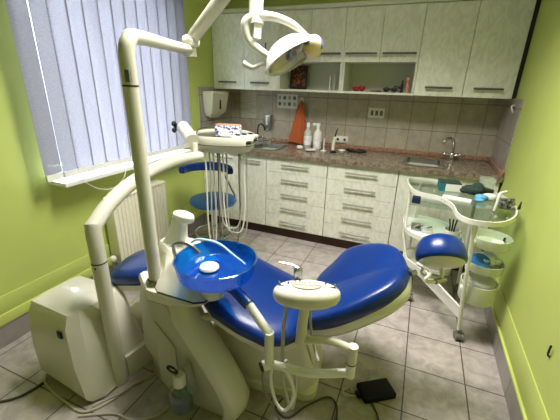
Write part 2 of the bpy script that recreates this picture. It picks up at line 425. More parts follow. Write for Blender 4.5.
# radiator
rd = thing('radiator', 'cream panel radiator with grooved front under the window sill', 'radiator', (-1.93, 1.86, .14))
bm = new(); pts = []
y0, y1 = 1.60, 2.13; n = 16
prof = []
for k in range(n):
    a = y0+(y1-y0)*k/n; d = (y1-y0)/n
    prof += [(-1.905, a), (-1.905, a+d*.55), (-1.913, a+d*.7), (-1.913, a+d*.85)]
prof += [(-1.905, y1), (-1.945, y1), (-1.945, y0)]
prism(prof, .17, .655, bm=bm)
obj('front_panel', bm, M['radiator'], rd, sharp=20)
obj('rear_panel', B(-2.0, -1.985, 1.60, 2.13, .17, .655, .004), M['radiator'], rd)
obj('top_grille', B(-2.0, -1.90, 1.595, 2.135, .655, .672, .004), M['radiator'], rd)
obj('side_cover', B(-1.998, -1.903, 1.590, 1.602, .165, .66, .003), M['radiator'], rd)
bm = cyl((-1.95, 1.59, .215), (-1.95, 1.545, .215), .013); tube(bm, [(-1.95, 1.56, .22), (-1.95, 1.56, 0)], .009, 10)
vl = obj('valve', bm, M['steel'], rd)
obj('valve_cap', ellip((-1.93, 1.548, .225), .022, .022, .022, e=.8), M['whitem'], vl)
obj('wall_bracket', B(XL, -1.98, 1.72, 1.74, .3, .6), M['radiator'], rd)

# ------------------------------------------------------------------ kitchen run
def bar_handle(name, x0, x1, y, z, mat, parent, r=.006):
    bm = B(x0, x1, y-.032, y-.022, z-.008, z+.008, .003, 1)
    for x in (x0+.03, x1-.03): cyl((x, y-.025, z), (x, y+.002, z), .005, 8, bm)
    return obj(name, bm, mat, parent)
YF_, ZP = 2.84, .113
def base_cab(name, x0, x1, label, group=None):
    t = thing(name, label, 'cabinet', ((x0+x1)/2, 3.1, 0), group)
    obj('carcass', B(x0+.001, x1-.001, YF_+.019, 3.42, ZP-.01, .820), M['carcass'], t)
    obj('plinth', B(x0+.0005, x1-.0005, 2.90, 2.915, 0, ZP-.012), M['plinth'], t)
    return t
t = base_cab('sink_base_cabinet', -1.90, -1.3025, 'white marbled base cabinet with tall door under the corner sink, left of the drawers')
d = obj('door', B(-1.597, -1.305, YF_, YF_+.018, ZP, .817, .0015, 1), M['door'], t)
bar_handle('handle', -1.55, -1.35, YF_, .762, M['handle'], d)
d = obj('door', B(-1.897, -1.601, YF_, YF_+.018, ZP, .817, .0015, 1), M['door'], t)
bar_handle('handle', -1.85, -1.65, YF_, .762, M['handle'], d)
def drawers(x0, x1, label):
    t = base_cab('drawer_cabinet', x0, x1, label, 'five-drawer base cabinets')
    h = (.817-ZP)/5
    for k in range(5):
        z0 = ZP+h*k
        d = obj('drawer', B(x0+.003, x1-.003, YF_, YF_+.018, z0+.0012, z0+h-.0012, .0015, 1), M['door'], t)
        bar_handle('handle', (x0+x1)/2-.135, (x0+x1)/2+.135, YF_, z0+h*.55, M['handle'], d)
drawers(-1.3015, -.7065, 'white marbled base cabinet with five drawers, next to the tall left door')
drawers(-.7055, -.1095, 'white marbled base cabinet with five drawers, nearer the glass-topped trolley')
t = base_cab('sink_base_cabinet', -.1085, .605, 'white marbled base cabinet under the right sink, behind the glass-topped trolley')
for x0, x1, hx in ((-.106, .25, .07), (.253, .602, .43)):
    d = obj('door', B(x0, x1, YF_, YF_+.018, ZP, .817, .0015, 1), M['door'], t)
    bar_handle('handle', hx-.1, hx+.1, YF_, .762, M['handle'], d)
t = base_cab('corner_filler_cabinet', XL+.002, -1.901, 'narrow white filler panel of the base run against the left wall')
obj('door', B(XL+.004, -1.903, YF_, YF_+.018, ZP, .817, .0015, 1), M['door'], t)

# worktop with two sink cut-outs
S1 = (-1.53, -1.26, 2.93, 3.24); S2 = (-.075, .20, 2.92, 3.24)
wt = thing('worktop', 'long brown marbled worktop with reddish upstand along the back wall', 'worktop', (-.7, 3.1, .82))
bm = new()
box(bm, XL, XR-.009, 2.81, S1[2], .822, .86); box(bm, XL, XR-.009, S1[3], YB-.009, .822, .86)
for a, b_ in ((XL, S1[0]), (S1[1], S2[0]), (S2[1], XR-.009)): box(bm, a, b_, S1[2], S1[3], .822, .86)
obj('slab', bm, M['worktop'], wt)
bm = B(XL+.01, XR-.01, YB-.03, YB-.009, .86, .90, .004); obj('upstand', bm, M['upstand'], wt)
bm = B(XR-.03, XR-.009, 2.83, YB-.03, .86, .90, .004); obj('upstand', bm, M['upstand'], wt)
bm = B(XL+.009, XL+.03, 2.86, YB-.03, .86, .90, .004); obj('upstand', bm, M['upstand'], wt)
def sink(nm, S, label):
    x0, x1, y0, y1 = S
    t = thing(nm, label, 'sink', ((x0+x1)/2, (y0+y1)/2, .862))
    bm = new(); o = .022
    outer = rrect(x0-o, x1+o, y0-o, y1+o, .03, 5); inner = rrect(x0+.004, x1-.004, y0+.004, y1-.004, .045, 5)
    r1 = [(x, y, .8605) for x, y in outer]; r2 = [(x, y, .8635) for x, y in outer]; r3 = [(x, y, .8635) for x, y in inner]
    r4 = [(x, y, .74) for x, y in rrect(x0+.012, x1-.012, y0+.012, y1-.012, .05, 5)]
    loft([r1, r2, r3, r4], caps=False, bm=bm); bm.faces.new([bm.verts.new(p) for p in r4])
    obj('basin', bm, M['steel'], t)
    obj('drain', lathe([(0, .742), (.028, .742), (.03, .7405)], ((x0+x1)/2, (y0+y1)/2, 0), 20), M['chrome'], t)
    return t
sink('corner_sink', S1, 'small stainless sink set in the left end of the worktop')
sink('kitchen_sink', S2, 'stainless sink set in the right end of the worktop below the swan-neck tap')
def tap(x, y, label, s=1., mat='chrome', dx=-.13):
    t = thing('kitchen_tap', label, 'tap', (x, y, .86))
    obj('body', lathe([(0, 0), (.026*s, 0), (.026*s, .012), (.018*s, .02), (.018*s, .06), (.012*s, .07), (0, .07)], (x, y, .86), 20), M['chrome'], t)
    obj('spout', T([(x, y, .92), (x, y-.005, .99), (x+dx*.15, y-.02, 1.04), (x+dx*.5, y-.05, 1.06), (x+dx*.9, y-.08, 1.04), (x+dx, y-.085, 1.005)], [.010*s, .010*s, .010*s, .010*s, .010*s, .011*s], 10, 6), M[mat], t)
    for s_ in (-1, 1):
        bm = cyl((x, y, .905), (x+s_*.05, y-.01, .915), .009)
        ellip((x+s_*.06, y-.012, .918), .018, .018, .016, bm)
        obj('knob', bm, M['chrome'], t)
    return t
tap(.285, 3.28, 'chrome swan-neck mixer tap with two knobs over the right sink', 1.25, dx=-.09)
tap(-1.60, 3.27, 'dark curved tap at the left corner sink behind the instrument tray', .8, 'black', .12)
# wall cabinets
YU, ZUB, ZUM, ZUT = 3.094, 1.3925, 1.643, 2.054
U = [-2.013, -1.6654, -1.3082, -1.0079, -.7074, -.4066, -.1032, .2511, .588]
def wall_door(t, x0, x1, z0, hx0, hx1):
    d = obj('door', B(x0+.0015, x1-.0015, YU, YU+.018, z0, ZUT-.002, .0015, 1), M['door'], t)
    bar_handle('handle', hx0, hx1, YU, z0+.065, M['dhandle'], d)
def tall_unit(i, label):
    x0, x2 = U[i], U[i+2]
    t = thing('wall_cabinet', label, 'cabinet', ((x0+x2)/2, 3.25, ZUB), 'wall cabinets above the worktop')
    obj('carcass', B(x0+.001, x2-.001, YU+.019, YB-.009, ZUB, ZUT), M['carcass'], t)
    for k in (i, i+1):
        m = (U[k]+U[k+1])/2; wall_door(t, U[k], U[k+1], ZUB+.002, m-.10, m+.10)
def open_unit(i, label):
    x0, x2 = U[i], U[i+2]
    t = thing('wall_cabinet', label, 'cabinet', ((x0+x2)/2, 3.25, ZUB), 'wall cabinets above the worktop')
    bm = B(x0+.001, x2-.001, YU+.019, YB-.009, ZUM, ZUT)
    obj('carcass', bm, M['carcass'], t)
    bm = B(x0+.001, x2-.001, YU, YB-.009, ZUB, ZUB+.018, .001, 1)
    obj('open_shelf', bm, M['carcass'], t)
    for xx in (x0+.001, x2-.019): obj('side_panel', B(xx, xx+.018, YU, YB-.02, ZUB+.0185, ZUM-.0005), M['carcass'], t)
    obj('back_panel', B(x0+.001, x2-.001, YB-.019, YB-.009, ZUB+.0185, ZUM-.0005), M['carcass'], t)
    for k in (i, i+1):
        m = (U[k]+U[k+1])/2; wall_door(t, U[k], U[k+1], ZUM, m-.13, m+.13)
tall_unit(0, 'wall cabinet with two tall doors above the paper towel dispenser')
open_unit(2, 'wall cabinet with open shelf holding the framed mosaic')
open_unit(4, 'wall cabinet with open shelf holding the sunglasses and figurine')
tall_unit(6, 'wall cabinet with two tall doors above the right sink')
gp = obj('gap_shade_strip', B(.5885, .6165, YU+.012, YB-.03, ZUB+.004, ZUT), M['black'], origin=(.6, 3.2, ZUB))  # solid black strip stands in for the shade in the open gap
tag(gp, 'narrow black strip standing in for the shaded gap between the last wall cabinet and the right wall', 'gap shade')
cn = obj('cornice', B(-2.012, .612, YU-.025, YB-.001, ZUT+.001, ZUT+.03, .003), M['carcass'], origin=(-.7, 3.2, ZUT))
tag(cn, 'long pale cornice board capping the wall cabinets', 'cornice')
# ------------------------------------------------------------------ on the wall and worktop
pd = thing('paper_towel_dispenser', 'cream paper towel dispenser on the tiled left wall', 'dispenser', (-1.95, 3.03, 1.13))
bm = loft([[(XL+.009, y, 1.13), (XL+.009, y2, 1.13), (XL+.06, y2, 1.13), (XL+.06, y, 1.13)] for y, y2 in ((2.93, 3.13),)]
          + [[(XL+.009, 2.90, 1.17), (XL+.009, 3.16, 1.17), (XL+.10, 3.16, 1.17), (XL+.10, 2.90, 1.17)],
             [(XL+.009, 2.88, 1.355), (XL+.009, 3.18, 1.355), (XL+.13, 3.18, 1.355), (XL+.13, 2.88, 1.355)],
             [(XL+.009, 2.89, 1.37), (XL+.009, 3.17, 1.37), (XL+.12, 3.17, 1.37), (XL+.12, 2.89, 1.37)]])
bmesh.ops.bevel(bm, geom=list(bm.edges), offset=.004, segments=2, affect='EDGES')
hs = obj('housing', bm, M['cream'], pd)
obj('level_slot', B(XL+.113, XL+.124, 3.02, 3.035, 1.20, 1.29, mtx=None), M['seam'], pd, 'dark slot')
obj('paper_edge', B(XL+.02, XL+.055, 2.96, 3.10, 1.118, 1.131), M['paper'], pd)

sd = thing('soap_dispenser', 'grey square soap dispenser fixed to the tiles above the left sink', 'dispenser', (-1.55, 3.4, 1.0))
obj('housing', B(-1.588, -1.50, 3.37, 3.432, 1.0, 1.145, .008), M['steel'], sd)
obj('window', B(-1.555, -1.535, 3.3665, 3.371, 1.04, 1.12), M['whitem'], sd, 'pale level window')
obj('nozzle', cyl((-1.545, 3.395, 1.0), (-1.545, 3.395, .98), .008), M['whitem'], sd)
o = obj('notice_sheet', B(-1.885, -1.70, 3.4275, 3.4315, 1.09, 1.37), M['paper'], origin=(-1.79, 3.43, 1.1))
o.data.materials[0] = veined('faded_printed_notice', lin(176, 172, 160), lin(198, 195, 184), .3, (3, 3, 60), (0, 0, 0), .3, .4, .6)
tag(o, 'faded printed notice in a clear sleeve taped to the tiles left of the soap dispenser', 'notice')
wi = thing('pictogram_sheet', 'white sheet with rows of small grey hand pictures on the tiles beside the towel', 'notice', (-1.33, 3.43, 1.23))
obj('sheet', B(-1.45, -1.225, 3.4275, 3.4315, 1.215, 1.355), M['paper'], wi)
for r in range(2):
    for c in range(4):
        bm = ellip((-1.422+c*.055, 3.4265, 1.32-r*.06), .017, .0015, .02, e=.9)
        ellip((-1.416+c*.055, 3.426, 1.314-r*.06), .009, .0015, .012, bm)
        obj('pictogram', bm, M['hose_d'] if (r+c) % 2 else M['hose_g'], wi)
vp = thing('vent_plate', 'small white plate with pictograms on the tiles under the open shelf', 'plate', (-.42, 3.43, 1.17))
obj('plate', B(-.495, -.345, 3.424, 3.4315, 1.17, 1.265, .004), M['whitem'], vp)
for k in range(3):
    obj('pictogram', B(-.472+k*.043, -.446+k*.043, 3.4225, 3.425, 1.195, 1.24, .001, 1), M['hose_d'], vp)
sk = thing('double_socket', 'white double wall socket behind the handheld wand', 'socket', (-.73, 3.43, .92))
obj('frame', B(-.80, -.665, 3.42, 3.4315, .91, .975, .003), M['whitem'], sk)
for x in (-.767, -.698):
    s = obj('socket_insert', lathe([(0, 0), (.024, 0), (.024, .006), (.0, .006)], (x, 3.4205, .9425), 20, mtx=Matrix.Rotation(PI/2, 4, 'X')), M['whitem'], sk)
    obj('socket_hole', cyl((x, 3.4155, .9425), (x, 3.4135, .9425), .013, 16), M['seam'], s)

hk = thing('wall_hook', 'small hook on the tiles carrying the orange towel', 'hook', (-1.17, 3.42, 1.30))
obj('hook_plate', B(-1.185, -1.155, 3.4265, 3.4315, 1.28, 1.33, .003), M['whitem'], hk)
obj('hook_peg', T([(-1.17, 3.427, 1.30), (-1.17, 3.40, 1.292), (-1.17, 3.392, 1.305)], .004, 8, 4), M['chrome'], hk)
rings = []
for z, w, d_, cx in ((1.295, .012, .012, -1.17), (1.27, .022, .016, -1.17), (1.2, .042, .02, -1.175), (1.1, .062, .022, -1.182), (1.0, .08, .024, -1.19), (.92, .092, .026, -1.198), (.875, .10, .026, -1.202)):
    ring = []
    for k in range(32):
        a = 2*PI*k/32; rip = 1+.22*math.cos(5*a+.7)*min(1, (1.3-z)*5)
        ring.append((cx+w*math.cos(a), 3.392+d_*math.sin(a)*rip+.004*math.sin(7*a), z+.006*math.cos(3*a)))
    rings.append(ring)
tw = obj('hand_towel', loft(rings), M['orange'], origin=(-1.19, 3.39, .875), sharp=80)
tag(tw, 'orange towel hanging in a narrow cone from the wall hook to the worktop', 'towel')

def bottle(nm, x, y, h, r, label, cap='whitem', body='whitem', trig=False, lab=None):
    t = thing(nm, label, 'bottle', (x, y, .86))
    b = obj('body', lathe([(0, 0), (r*.92, 0), (r, .008), (r, h*.55), (r*.9, h*.65), (r*.4, h*.78), (r*.36, h*.84), (0, h*.84)], (x, y, .861), 22), M[body], t)
    if lab: obj('label', lathe([(r+.0008, h*.15), (r+.0008, h*.5)], (x, y, .861), 22), M[lab], b, 'printed label band')
    bm = lathe([(0, h*.82), (r*.42, h*.82), (r*.42, h*.92), (r*.3, h), (0, h)], (x, y, .861), 16)
    if trig: box(bm, x-.055, x+.02, y-.011, y+.011, .861+h*.93, .861+h*1.03, .005)
    obj('cap', bm, M[cap], t)
bottle('spray_bottle', -1.02, 3.20, .25, .038, 'pale bottle with narrow white top, next to the orange towel', lab='packprint', body='clearplastic')
bottle('soap_bottle', -.925, 3.22, .24, .042, 'white bottle with pump head and red print, right of the pale bottle', trig=True, lab='packprint')
o = obj('saucer', lathe([(0, 0), (.03, 0), (.055, .010), (.056, .013), (.03, .006), (0, .005)], (-.945, 3.08, .861), 24), M['white'], origin=(-.945, 3.08, .861))
tag(o, 'small white saucer on the worktop in front of the two bottles', 'saucer')
o = obj('paper_wad', ellip((-1.07, 3.12, .878), .032, .028, .018, e=.7), M['paper'], origin=(-1.07, 3.12, .86))
tag(o, 'small crumpled white paper in front of the orange towel', 'paper')
t = thing('candlestick', 'short white candlestick standing between the bottles and the handheld wand', 'candlestick', (-.835, 3.14, .861))
obj('foot', lathe([(0, 0), (.03, 0), (.028, .006), (.008, .012), (0, .012)], (-.835, 3.14, .861), 20), M['white'], t)
obj('stem', lathe([(0, .01), (.008, .012), (.008, .11), (.012, .118), (0, .12)], (-.835, 3.14, .861), 16), M['white'], t)
t = thing('handheld_wand', 'white and black handheld wand leaning upright on its stand', 'tool', (-.735, 3.11, .861))
obj('stand', lathe([(0, 0), (.032, 0), (.03, .014), (.014, .022), (0, .022)], (-.735, 3.11, .861), 20), M['black'], t)
obj('grip', T([(-.738, 3.11, .88), (-.735, 3.11, .95), (-.727, 3.11, 1.01)], [.014, .015, .010], 14, 4), M['white'], t)
obj('tip', T([(-.727, 3.11, 1.005), (-.715, 3.11, 1.06), (-.703, 3.105, 1.085)], [.007, .005, .004], 10, 4), M['black'], t, 'black tip')
o = obj('small_bowl', lathe([(0, 0), (.02, 0), (.035, .025), (.033, .026), (.018, .006), (0, .005)], (-.66, 3.14, .861), 20), M['white'], origin=(-.66, 3.14, .861))
tag(o, 'tiny white bowl on the worktop right of the handheld wand', 'bowl')
bm = ellip((-.54, 3.25, .873), .10, .035, .012, e=.6); ellip((-.60, 3.235, .88), .03, .02, .016, bm); ellip((-.50, 3.255, .88), .045, .02, .014, bm)
o = obj('black_case', bm, M['black'], origin=(-.54, 3.25, .861)); tag(o, 'flat black zip case lying on the worktop under the small wall plate', 'case')
# open shelf contents
zs = ZUB+.0185
t = thing('framed_mosaic', 'dark framed brown mosaic picture standing in the open shelf', 'picture', (-1.17, 3.3, zs))
RX = Matrix.Translation((-1.19, 3.33, zs))@Matrix.Rotation(math.radians(-8), 4, 'X')
obj('frame', B(-.085, .085, -.008, .008, 0, .215, .003, mtx=RX), M['black'], t)
obj('mosaic_panel', B(-.072, .072, -.012, -.007, .014, .2, mtx=RX), M['mosaic'], t, 'brown and rust mosaic panel')
for x, h, L_ in ((-.855, .13, 'left one of two thin pale candles in the open shelf'), (-.828, .15, 'right one of two thin pale candles in the open shelf, nearer the divider')):
    o = obj('taper_candle', lathe([(0, 0), (.007, 0), (.006, h*.9), (.002, h), (0, h)], (x, 3.27 if h < .14 else 3.33, zs), 12), M['white'], origin=(x, 3.3, zs)); tag(o, L_, 'candle', 'candles in the open shelf')
o = obj('dark_bottle_stopper', lathe([(0, 0), (.012, 0), (.014, .02), (.006, .03), (0, .032)], (-.745, 3.28, zs), 12), M['black'], origin=(-.745, 3.28, zs)); tag(o, 'tiny black stopper in the open shelf next to the divider', 'stopper')
bm = ellip((-.60, 3.24, zs+.02), .035, .03, .02); ellip((-.55, 3.25, zs+.028), .03, .03, .028, bm); tube(bm, [(-.625, 3.22, zs+.02), (-.64, 3.21, zs+.06)], .003, 6)
o = obj('red_ornament', bm, M['red'], origin=(-.58, 3.24, zs)); tag(o, 'small red ornament in the open shelf right of the divider', 'ornament')
t = thing('sunglasses', 'black sunglasses lying folded in the open shelf', 'sunglasses', (-.27, 3.22, zs))
for s_ in (-1, 1):
    obj('lens', ellip((-.30+s_*.032, 3.20, zs+.022), .027, .006, .021, mtx=None), M['black'], t)
    obj('temple', T([(-.30+s_*.06, 3.205, zs+.03), (-.30+s_*.05, 3.24, zs+.03), (-.30-s_*.04, 3.25, zs+.012)], .003, 8, 4), M['black'], t)
obj('bridge', T([(-.308, 3.198, zs+.03), (-.292, 3.198, zs+.03)], .003, 8), M['black'], t)
bm = ellip((-.40, 3.23, zs+.006), .03, .02, .006); tube(bm, [(-.40, 3.23, zs+.008), (-.44, 3.22, zs+.006), (-.47, 3.24, zs+.006)], .004, 8, 4)
o = obj('coiled_cord', T([(-.245+.03*math.cos(a*.7), 3.25+.028*math.sin(a*.7), zs+.006+.0035*a) for a in range(14)], .0045, 8, 3), M['black'], origin=(-.24, 3.25, zs)); tag(o, 'black coiled cord beside the sunglasses in the open shelf', 'cord')
o = obj('folded_pouch', bm, M['black'], origin=(-.4, 3.23, zs)); tag(o, 'thin dark pouch lying between the red ornament and the sunglasses', 'pouch')
t = thing('figurine', 'small pinkish figurine with a head scarf at the right end of the open shelf', 'figurine', (-.165, 3.24, zs))
obj('body', lathe([(0, 0), (.02, 0), (.022, .01), (.012, .05), (.017, .08), (.006, .09), (0, .09)], (-.165, 3.24, zs), 18), M['skin'], t)
bm = ellip((-.165, 3.238, zs+.102), .017, .016, .02); ellip((-.165, 3.25, zs+.112), .02, .012, .018, bm)
obj('head', bm, M['skin'], t)
o = obj('small_vial', lathe([(0, 0), (.012, 0), (.012, .06), (.006, .075), (.006, .10), (0, .10)], (-.21, 3.25, zs), 14), M['black'], origin=(-.21, 3.25, zs)); tag(o, 'slim dark vial standing left of the pinkish figurine', 'vial')
o = obj('clip_on_wall', T([(XR-.03, 3.02, 1.33), (XR-.012, 3.0, 1.30), (XR-.03, 2.97, 1.315), (XR-.035, 3.0, 1.345), (XR-.012, 3.03, 1.35)], .006, 8, 5), M['clearplastic'], origin=(XR-.02, 3.0, 1.3)); o.name = 'wall_clip'; tag(o, 'small clear hook on the right-hand wall tiles by the corner cabinet', 'hook')

# ------------------------------------------------------------------ stool
st = thing('dental_stool', 'blue round stool with curved backrest and chrome base near the radiator', 'stool', (-1.57, 2.33, 0))
sx, sy = -1.57, 2.33
obj('seat', lathe([(0, -.035), (.15, -.035), (.19, -.02), (.203, 0), (.19, .022), (.15, .032), (0, .036)], (sx, sy, .49), 40), M['bluestool'], st)
obj('gas_column', cyl((sx, sy, .10), (sx, sy, .455), .022), M['chrome'], st)
obj('foot_ring', T([(sx+.17*math.cos(2*PI*k/24), sy+.17*math.sin(2*PI*k/24), .2) for k in range(25)], .008, 8), M['chrome'], st)
for k in range(4):
    a = PI/4+2*PI*k/4; obj('foot_ring_spoke', cyl((sx, sy, .2), (sx+.17*math.cos(a), sy+.17*math.sin(a), .2), .005, 8), M['chrome'], st)
for k in range(5):
    a = .5+2*PI*k/5; ca, sa = math.cos(a), math.sin(a)
    l = obj('leg', T([(sx, sy, .13), (sx+.08*ca, sy+.08*sa, .12), (sx+.18*ca, sy+.18*sa, .075), (sx+.22*ca, sy+.22*sa, .065)], .012, 10, 5), M['chrome'], st)
    bm = cyl((sx+.22*ca-.02*sa, sy+.22*sa+.02*ca, .025), (sx+.22*ca+.02*sa, sy+.22*sa-.02*ca, .025), .025, 16)
    cyl((sx+.22*ca, sy+.22*sa, .03), (sx+.22*ca, sy+.22*sa, .068), .007, 8, bm)
    obj('castor', bm, M['black'], l)
# curved backrest
ring = []; c = V((-1.60, 2.28, 0))
rings = []
for k in range(17):
    a = math.radians(196-10.2*k); px, py = c.x+.205*math.cos(a), c.y+.205*math.sin(a)
    hh = .036*(1-.25*abs(k-8)/8); th_ = .02
    ra, rb = .205-th_, .205+th_
    rings.append([(c.x+r*math.cos(a), c.y+r*math.sin(a), z) for r, z in ((ra, .755-hh), (rb, .755-hh), (rb+.006, .755), (rb, .755+hh), (ra, .755+hh), (ra-.004, .755))])
bk = obj('backrest', loft(rings), M['blue'], st, 'dark blue curved bar', sharp=60)
obj('backrest_stem', T([(sx+.02, sy+.02, .44), (sx+.10, sy+.20, .45), (sx+.06, sy+.205, .56), (-1.57, 2.483, .74)], .010, 10, 6), M['chrome'], st)

# ------------------------------------------------------------------ floor box and arm carrying the instrument tray
bx = thing('delivery_floor_box', 'cream angular cabinet standing on the floor at the far left with a tiny dark badge', 'cabinet', (-1.42, .95, 0))
rings = [
    [(-1.60, .79), (-1.24, .755), (-1.21, .80), (-1.20, 1.12), (-1.28, 1.16), (-1.58, 1.14)],
    [(-1.615, .77), (-1.25, .735), (-1.22, .79), (-1.21, 1.11), (-1.28, 1.15), (-1.60, 1.13)],
    [(-1.605, .76), (-1.275, .73), (-1.24, .78), (-1.225, 1.06), (-1.29, 1.11), (-1.59, 1.10)],
    [(-1.575, .765), (-1.30, .745), (-1.262, .79), (-1.245, 1.02), (-1.30, 1.07), (-1.57, 1.06)],
    [(-1.565, .785), (-1.315, .775), (-1.285, .81), (-1.275, 1.00), (-1.31, 1.04), (-1.56, 1.03)],
    [(-1.535, .84), (-1.36, .84), (-1.345, .86), (-1.335, .96), (-1.36, .98), (-1.53, .98)]]
zz = [.012, .04, .22, .415, .468, .492]
bm = loft([[(x, y, z) for x, y in r] for r, z in zip(rings, zz)])
bmesh.ops.bevel(bm, geom=[e for e in bm.edges if e.calc_face_angle(0) > .35], offset=.010, segments=3, profile=.5, affect='EDGES')
obj('housing', bm, M['cream'], bx, sharp=30)
obj('plinth', prism([(-1.59, .80), (-1.25, .77), (-1.22, .81), (-1.21, 1.10), (-1.28, 1.14), (-1.57, 1.12)], 0, .013), M['seam'], bx)
bm = B(-1.352, -1.325, .7362, .745, .365, .402, .003); obj('badge', bm, M['black'], bx, 'dark badge')
obj('badge_mark', B(-1.345, -1.331, .7345, .7365, .372, .392, .001, 1), M['teal'], bx)
0 and obj('cover_seam', loft([[(-1.2395, .80, .21), (-1.222, .80, .06), (-1.222, .803, .06), (-1.2395, .803, .21)], [(-1.2345, .80, .21), (-1.217, .80, .06), (-1.217, .803, .06), (-1.2345, .803, .21)]]), M['seam'], bx)

arm = thing('swing_arm_stand', 'cream jointed tube arm rising from the floor box and arching to the instrument tray', 'arm', (-1.2, .9, 0))
cx_, cy_ = -1.220, .905
obj('column', T([(cx_, cy_, .0), (cx_, cy_, .695)], .033, 24), M['cream'], arm)
obj('swivel_ring', cyl((cx_, cy_, .695), (cx_, cy_, .701), .0335, 24), M['seam'], arm)
bm = T([(cx_, cy_, .701), (cx_, cy_, .85), (cx_-.003, cy_+.01, .873)], .033, 24)
obj('upper_column', bm, M['cream'], arm)
pts = [(cx_-.003, cy_-.005, .855), (cx_-.022, cy_+.13, .935), (-1.25, 1.22, 1.00), (-1.275, 1.46, 1.022), (-1.29, 1.66, 1.015), (-1.30, 1.80, 1.0)]
obj('swing_arm', T(pts, [.034, .034, .033, .032, .031, .030], 22, 6), M['cream'], arm)
obj('pivot_pin', cyl((-1.318, 1.775, 1.0), (-1.318, 1.775, 1.09), .022), M['cream'], arm)
obj('bolt', ellip((cx_+.01, cy_-.032, .68), .005, .003, .005), M['seam'], arm)
bm = B(-1.20, -1.13, .93, 1.25, 0, .10, .012); arm_beam = bm
bmx = thing('floor_beam', 'cream low floor beam linking the floor box to the cuspidor unit', 'beam', (-1.17, 1.1, 0))
obj('beam_body', loft([[(-1.20, .945, 0), (-1.165, 1.16, 0), (-1.24, 1.17, 0), (-1.262, .97, 0)], [(-1.205, .945, .125), (-1.17, 1.16, .13), (-1.235, 1.17, .13), (-1.257, .97, .125)]]), M['cream'], bmx)
obj('cover_plate', B(-1.53, -1.17, 1.22, 1.40, 0, .15, .035, 3), M['cream'], bmx)

# instrument tray head
tr = thing('instrument_tray', 'cream dental instrument tray head on the arched arm in front of the left sink', 'tray', (-1.2, 1.97, 1.05))
outl = closed([(-1.40, 1.865), (-1.28, 1.845), (-1.14, 1.88), (-1.04, 1.94), (-1.02, 2.04), (-1.12, 2.20), (-1.28, 2.30), (-1.42, 2.27), (-1.50, 2.13), (-1.47, 1.94)], 6)
cxx, cyy = -1.26, 2.06
def sc_(o, s, z): return [(cxx+(x-cxx)*s, cyy+(y-cyy)*s, z) for x, y in o]
bm = loft([sc_(outl, .5, 1.0), sc_(outl, .80, 1.012), sc_(outl, .95, 1.045), sc_(outl, 1.0, 1.065), sc_(outl, 1.0, 1.112), sc_(outl, .985, 1.122), sc_(outl, .95, 1.118), sc_(outl, .93, 1.10)])
obj('tray_body', bm, M['cream'], tr, sharp=50)
obj('tray_mat', loft([sc_(outl, .925, 1.1005), sc_(outl, .925, 1.104)]), M['steel'], tr, 'grey steel tray liner')
obj('tray_seam', loft([sc_(outl, 1.0015, 1.063), sc_(outl, 1.0015, 1.067)], caps=False), M['seam'], tr)
bm = T([(-1.475, 1.875, 1.165), (-1.315, 1.755, 1.105)], .043, 24)
obj('brake_housing', bm, M['cream'], tr)
bm = cyl((-1.555, 1.90, 1.162), (-1.47, 1.87, 1.165), .014, 12)
for k in range(3):
    a = 2*PI*k/3; ellip((-1.560, 1.90+.024*math.cos(a), 1.160+.024*math.sin(a)), .015, .019, .019, bm)
kn = obj('brake_knob', bm, M['black'], tr, 'black star knob')
obj('tray_rail', T([(-1.45, 1.98, 1.112), (-1.46, 2.05, 1.14), (-1.38, 2.2, 1.15), (-1.27, 2.25, 1.115)], .004, 8, 6), M['chrome'], tr)
obj('holder_ridge', B(-.035, .035, -.10, .10, 0, .022, .008, mtx=Matrix.Translation((-1.095, 2.025, 1.104))@Matrix.Rotation(-.45, 4, 'Z')), M['cream'], tr)
for k in range(3):
    obj('instrument_rest', ellip((-1.115+.022*k, 1.975+.05*k, 1.131), .018, .012, .006, e=.7), M['black'], tr)
# hoses
hs_ = [(-1.315, 1.88, -1.30, 1.96, .30, 'hose_w'), (-1.295, 1.90, -1.262, 1.98, .27, 'hose_g'), (-1.235, 1.92, -1.09, 1.97, .46, 'hose_g'),
       (-1.215, 1.94, -1.075, 1.99, .42, 'hose_w'), (-1.20, 1.96, -1.06, 2.0, .37, 'hose_g'), (-1.25, 1.93, -1.11, 1.98, .33, 'hose_d')]
for k, (xa, ya, xb, yb, zb, m_) in enumerate(hs_):
    w_ = (xb-xa)/2; xm = (xa+xb)/2; ym = (ya+yb)/2; rb_ = max(abs(w_), .04)
    P = [(xa, ya, 1.02), (xa+.004, ya, .85), (xa-.002, ya, zb+.22), (xa+w_*.25, ya+(yb-ya)*.2, zb+rb_*.5), (xm, ym, zb), (xb-w_*.25, yb-(yb-ya)*.2, zb+rb_*.5), (xb+.002, yb, zb+.22), (xb-.004, yb, .85), (xb, yb, 1.02)]
    obj('instrument_hose', T(P, .0055, 8, 6), M[m_], tr)
# handpieces resting on the right
for k, (a, b, c_) in enumerate((((-1.05, 1.955, 1.085), (-.95, 1.945, 1.10), (-.87, 1.95, 1.11)), ((-1.04, 2.02, 1.09), (-.94, 2.01, 1.115), (-.885, 2.02, 1.125)))):
    h = thing('handpiece', ('longer' if k == 0 else 'shorter')+' chrome dental handpiece resting at the right edge of the instrument tray', 'handpiece', a, 'handpieces on the instrument tray')
    obj('grip', T([a, tuple((V(a)+V(b))/2)], .011, 12), M['black'], h, 'black grip')
    obj('barrel', T([tuple((V(a)+V(b))/2), b, c_], [.009, .008, .006], 12, 4), M['chrome'], h)
    obj('head', cyl((c_[0], c_[1], c_[2]+.008), (c_[0], c_[1], c_[2]-.015), .007, 10), M['chrome'], h)
tb = thing('tissue_box', 'white tissue box with blue floral print standing on the instrument tray', 'box', (-1.2, 2.0, 1.104))
RZ = Matrix.Translation((-1.225, 2.04, 1.105))@Matrix.Rotation(.25, 4, 'Z')
obj('carton', B(-.085, .085, -.035, .035, 0, .075, .002, 1, mtx=RZ), M['floral'], tb)
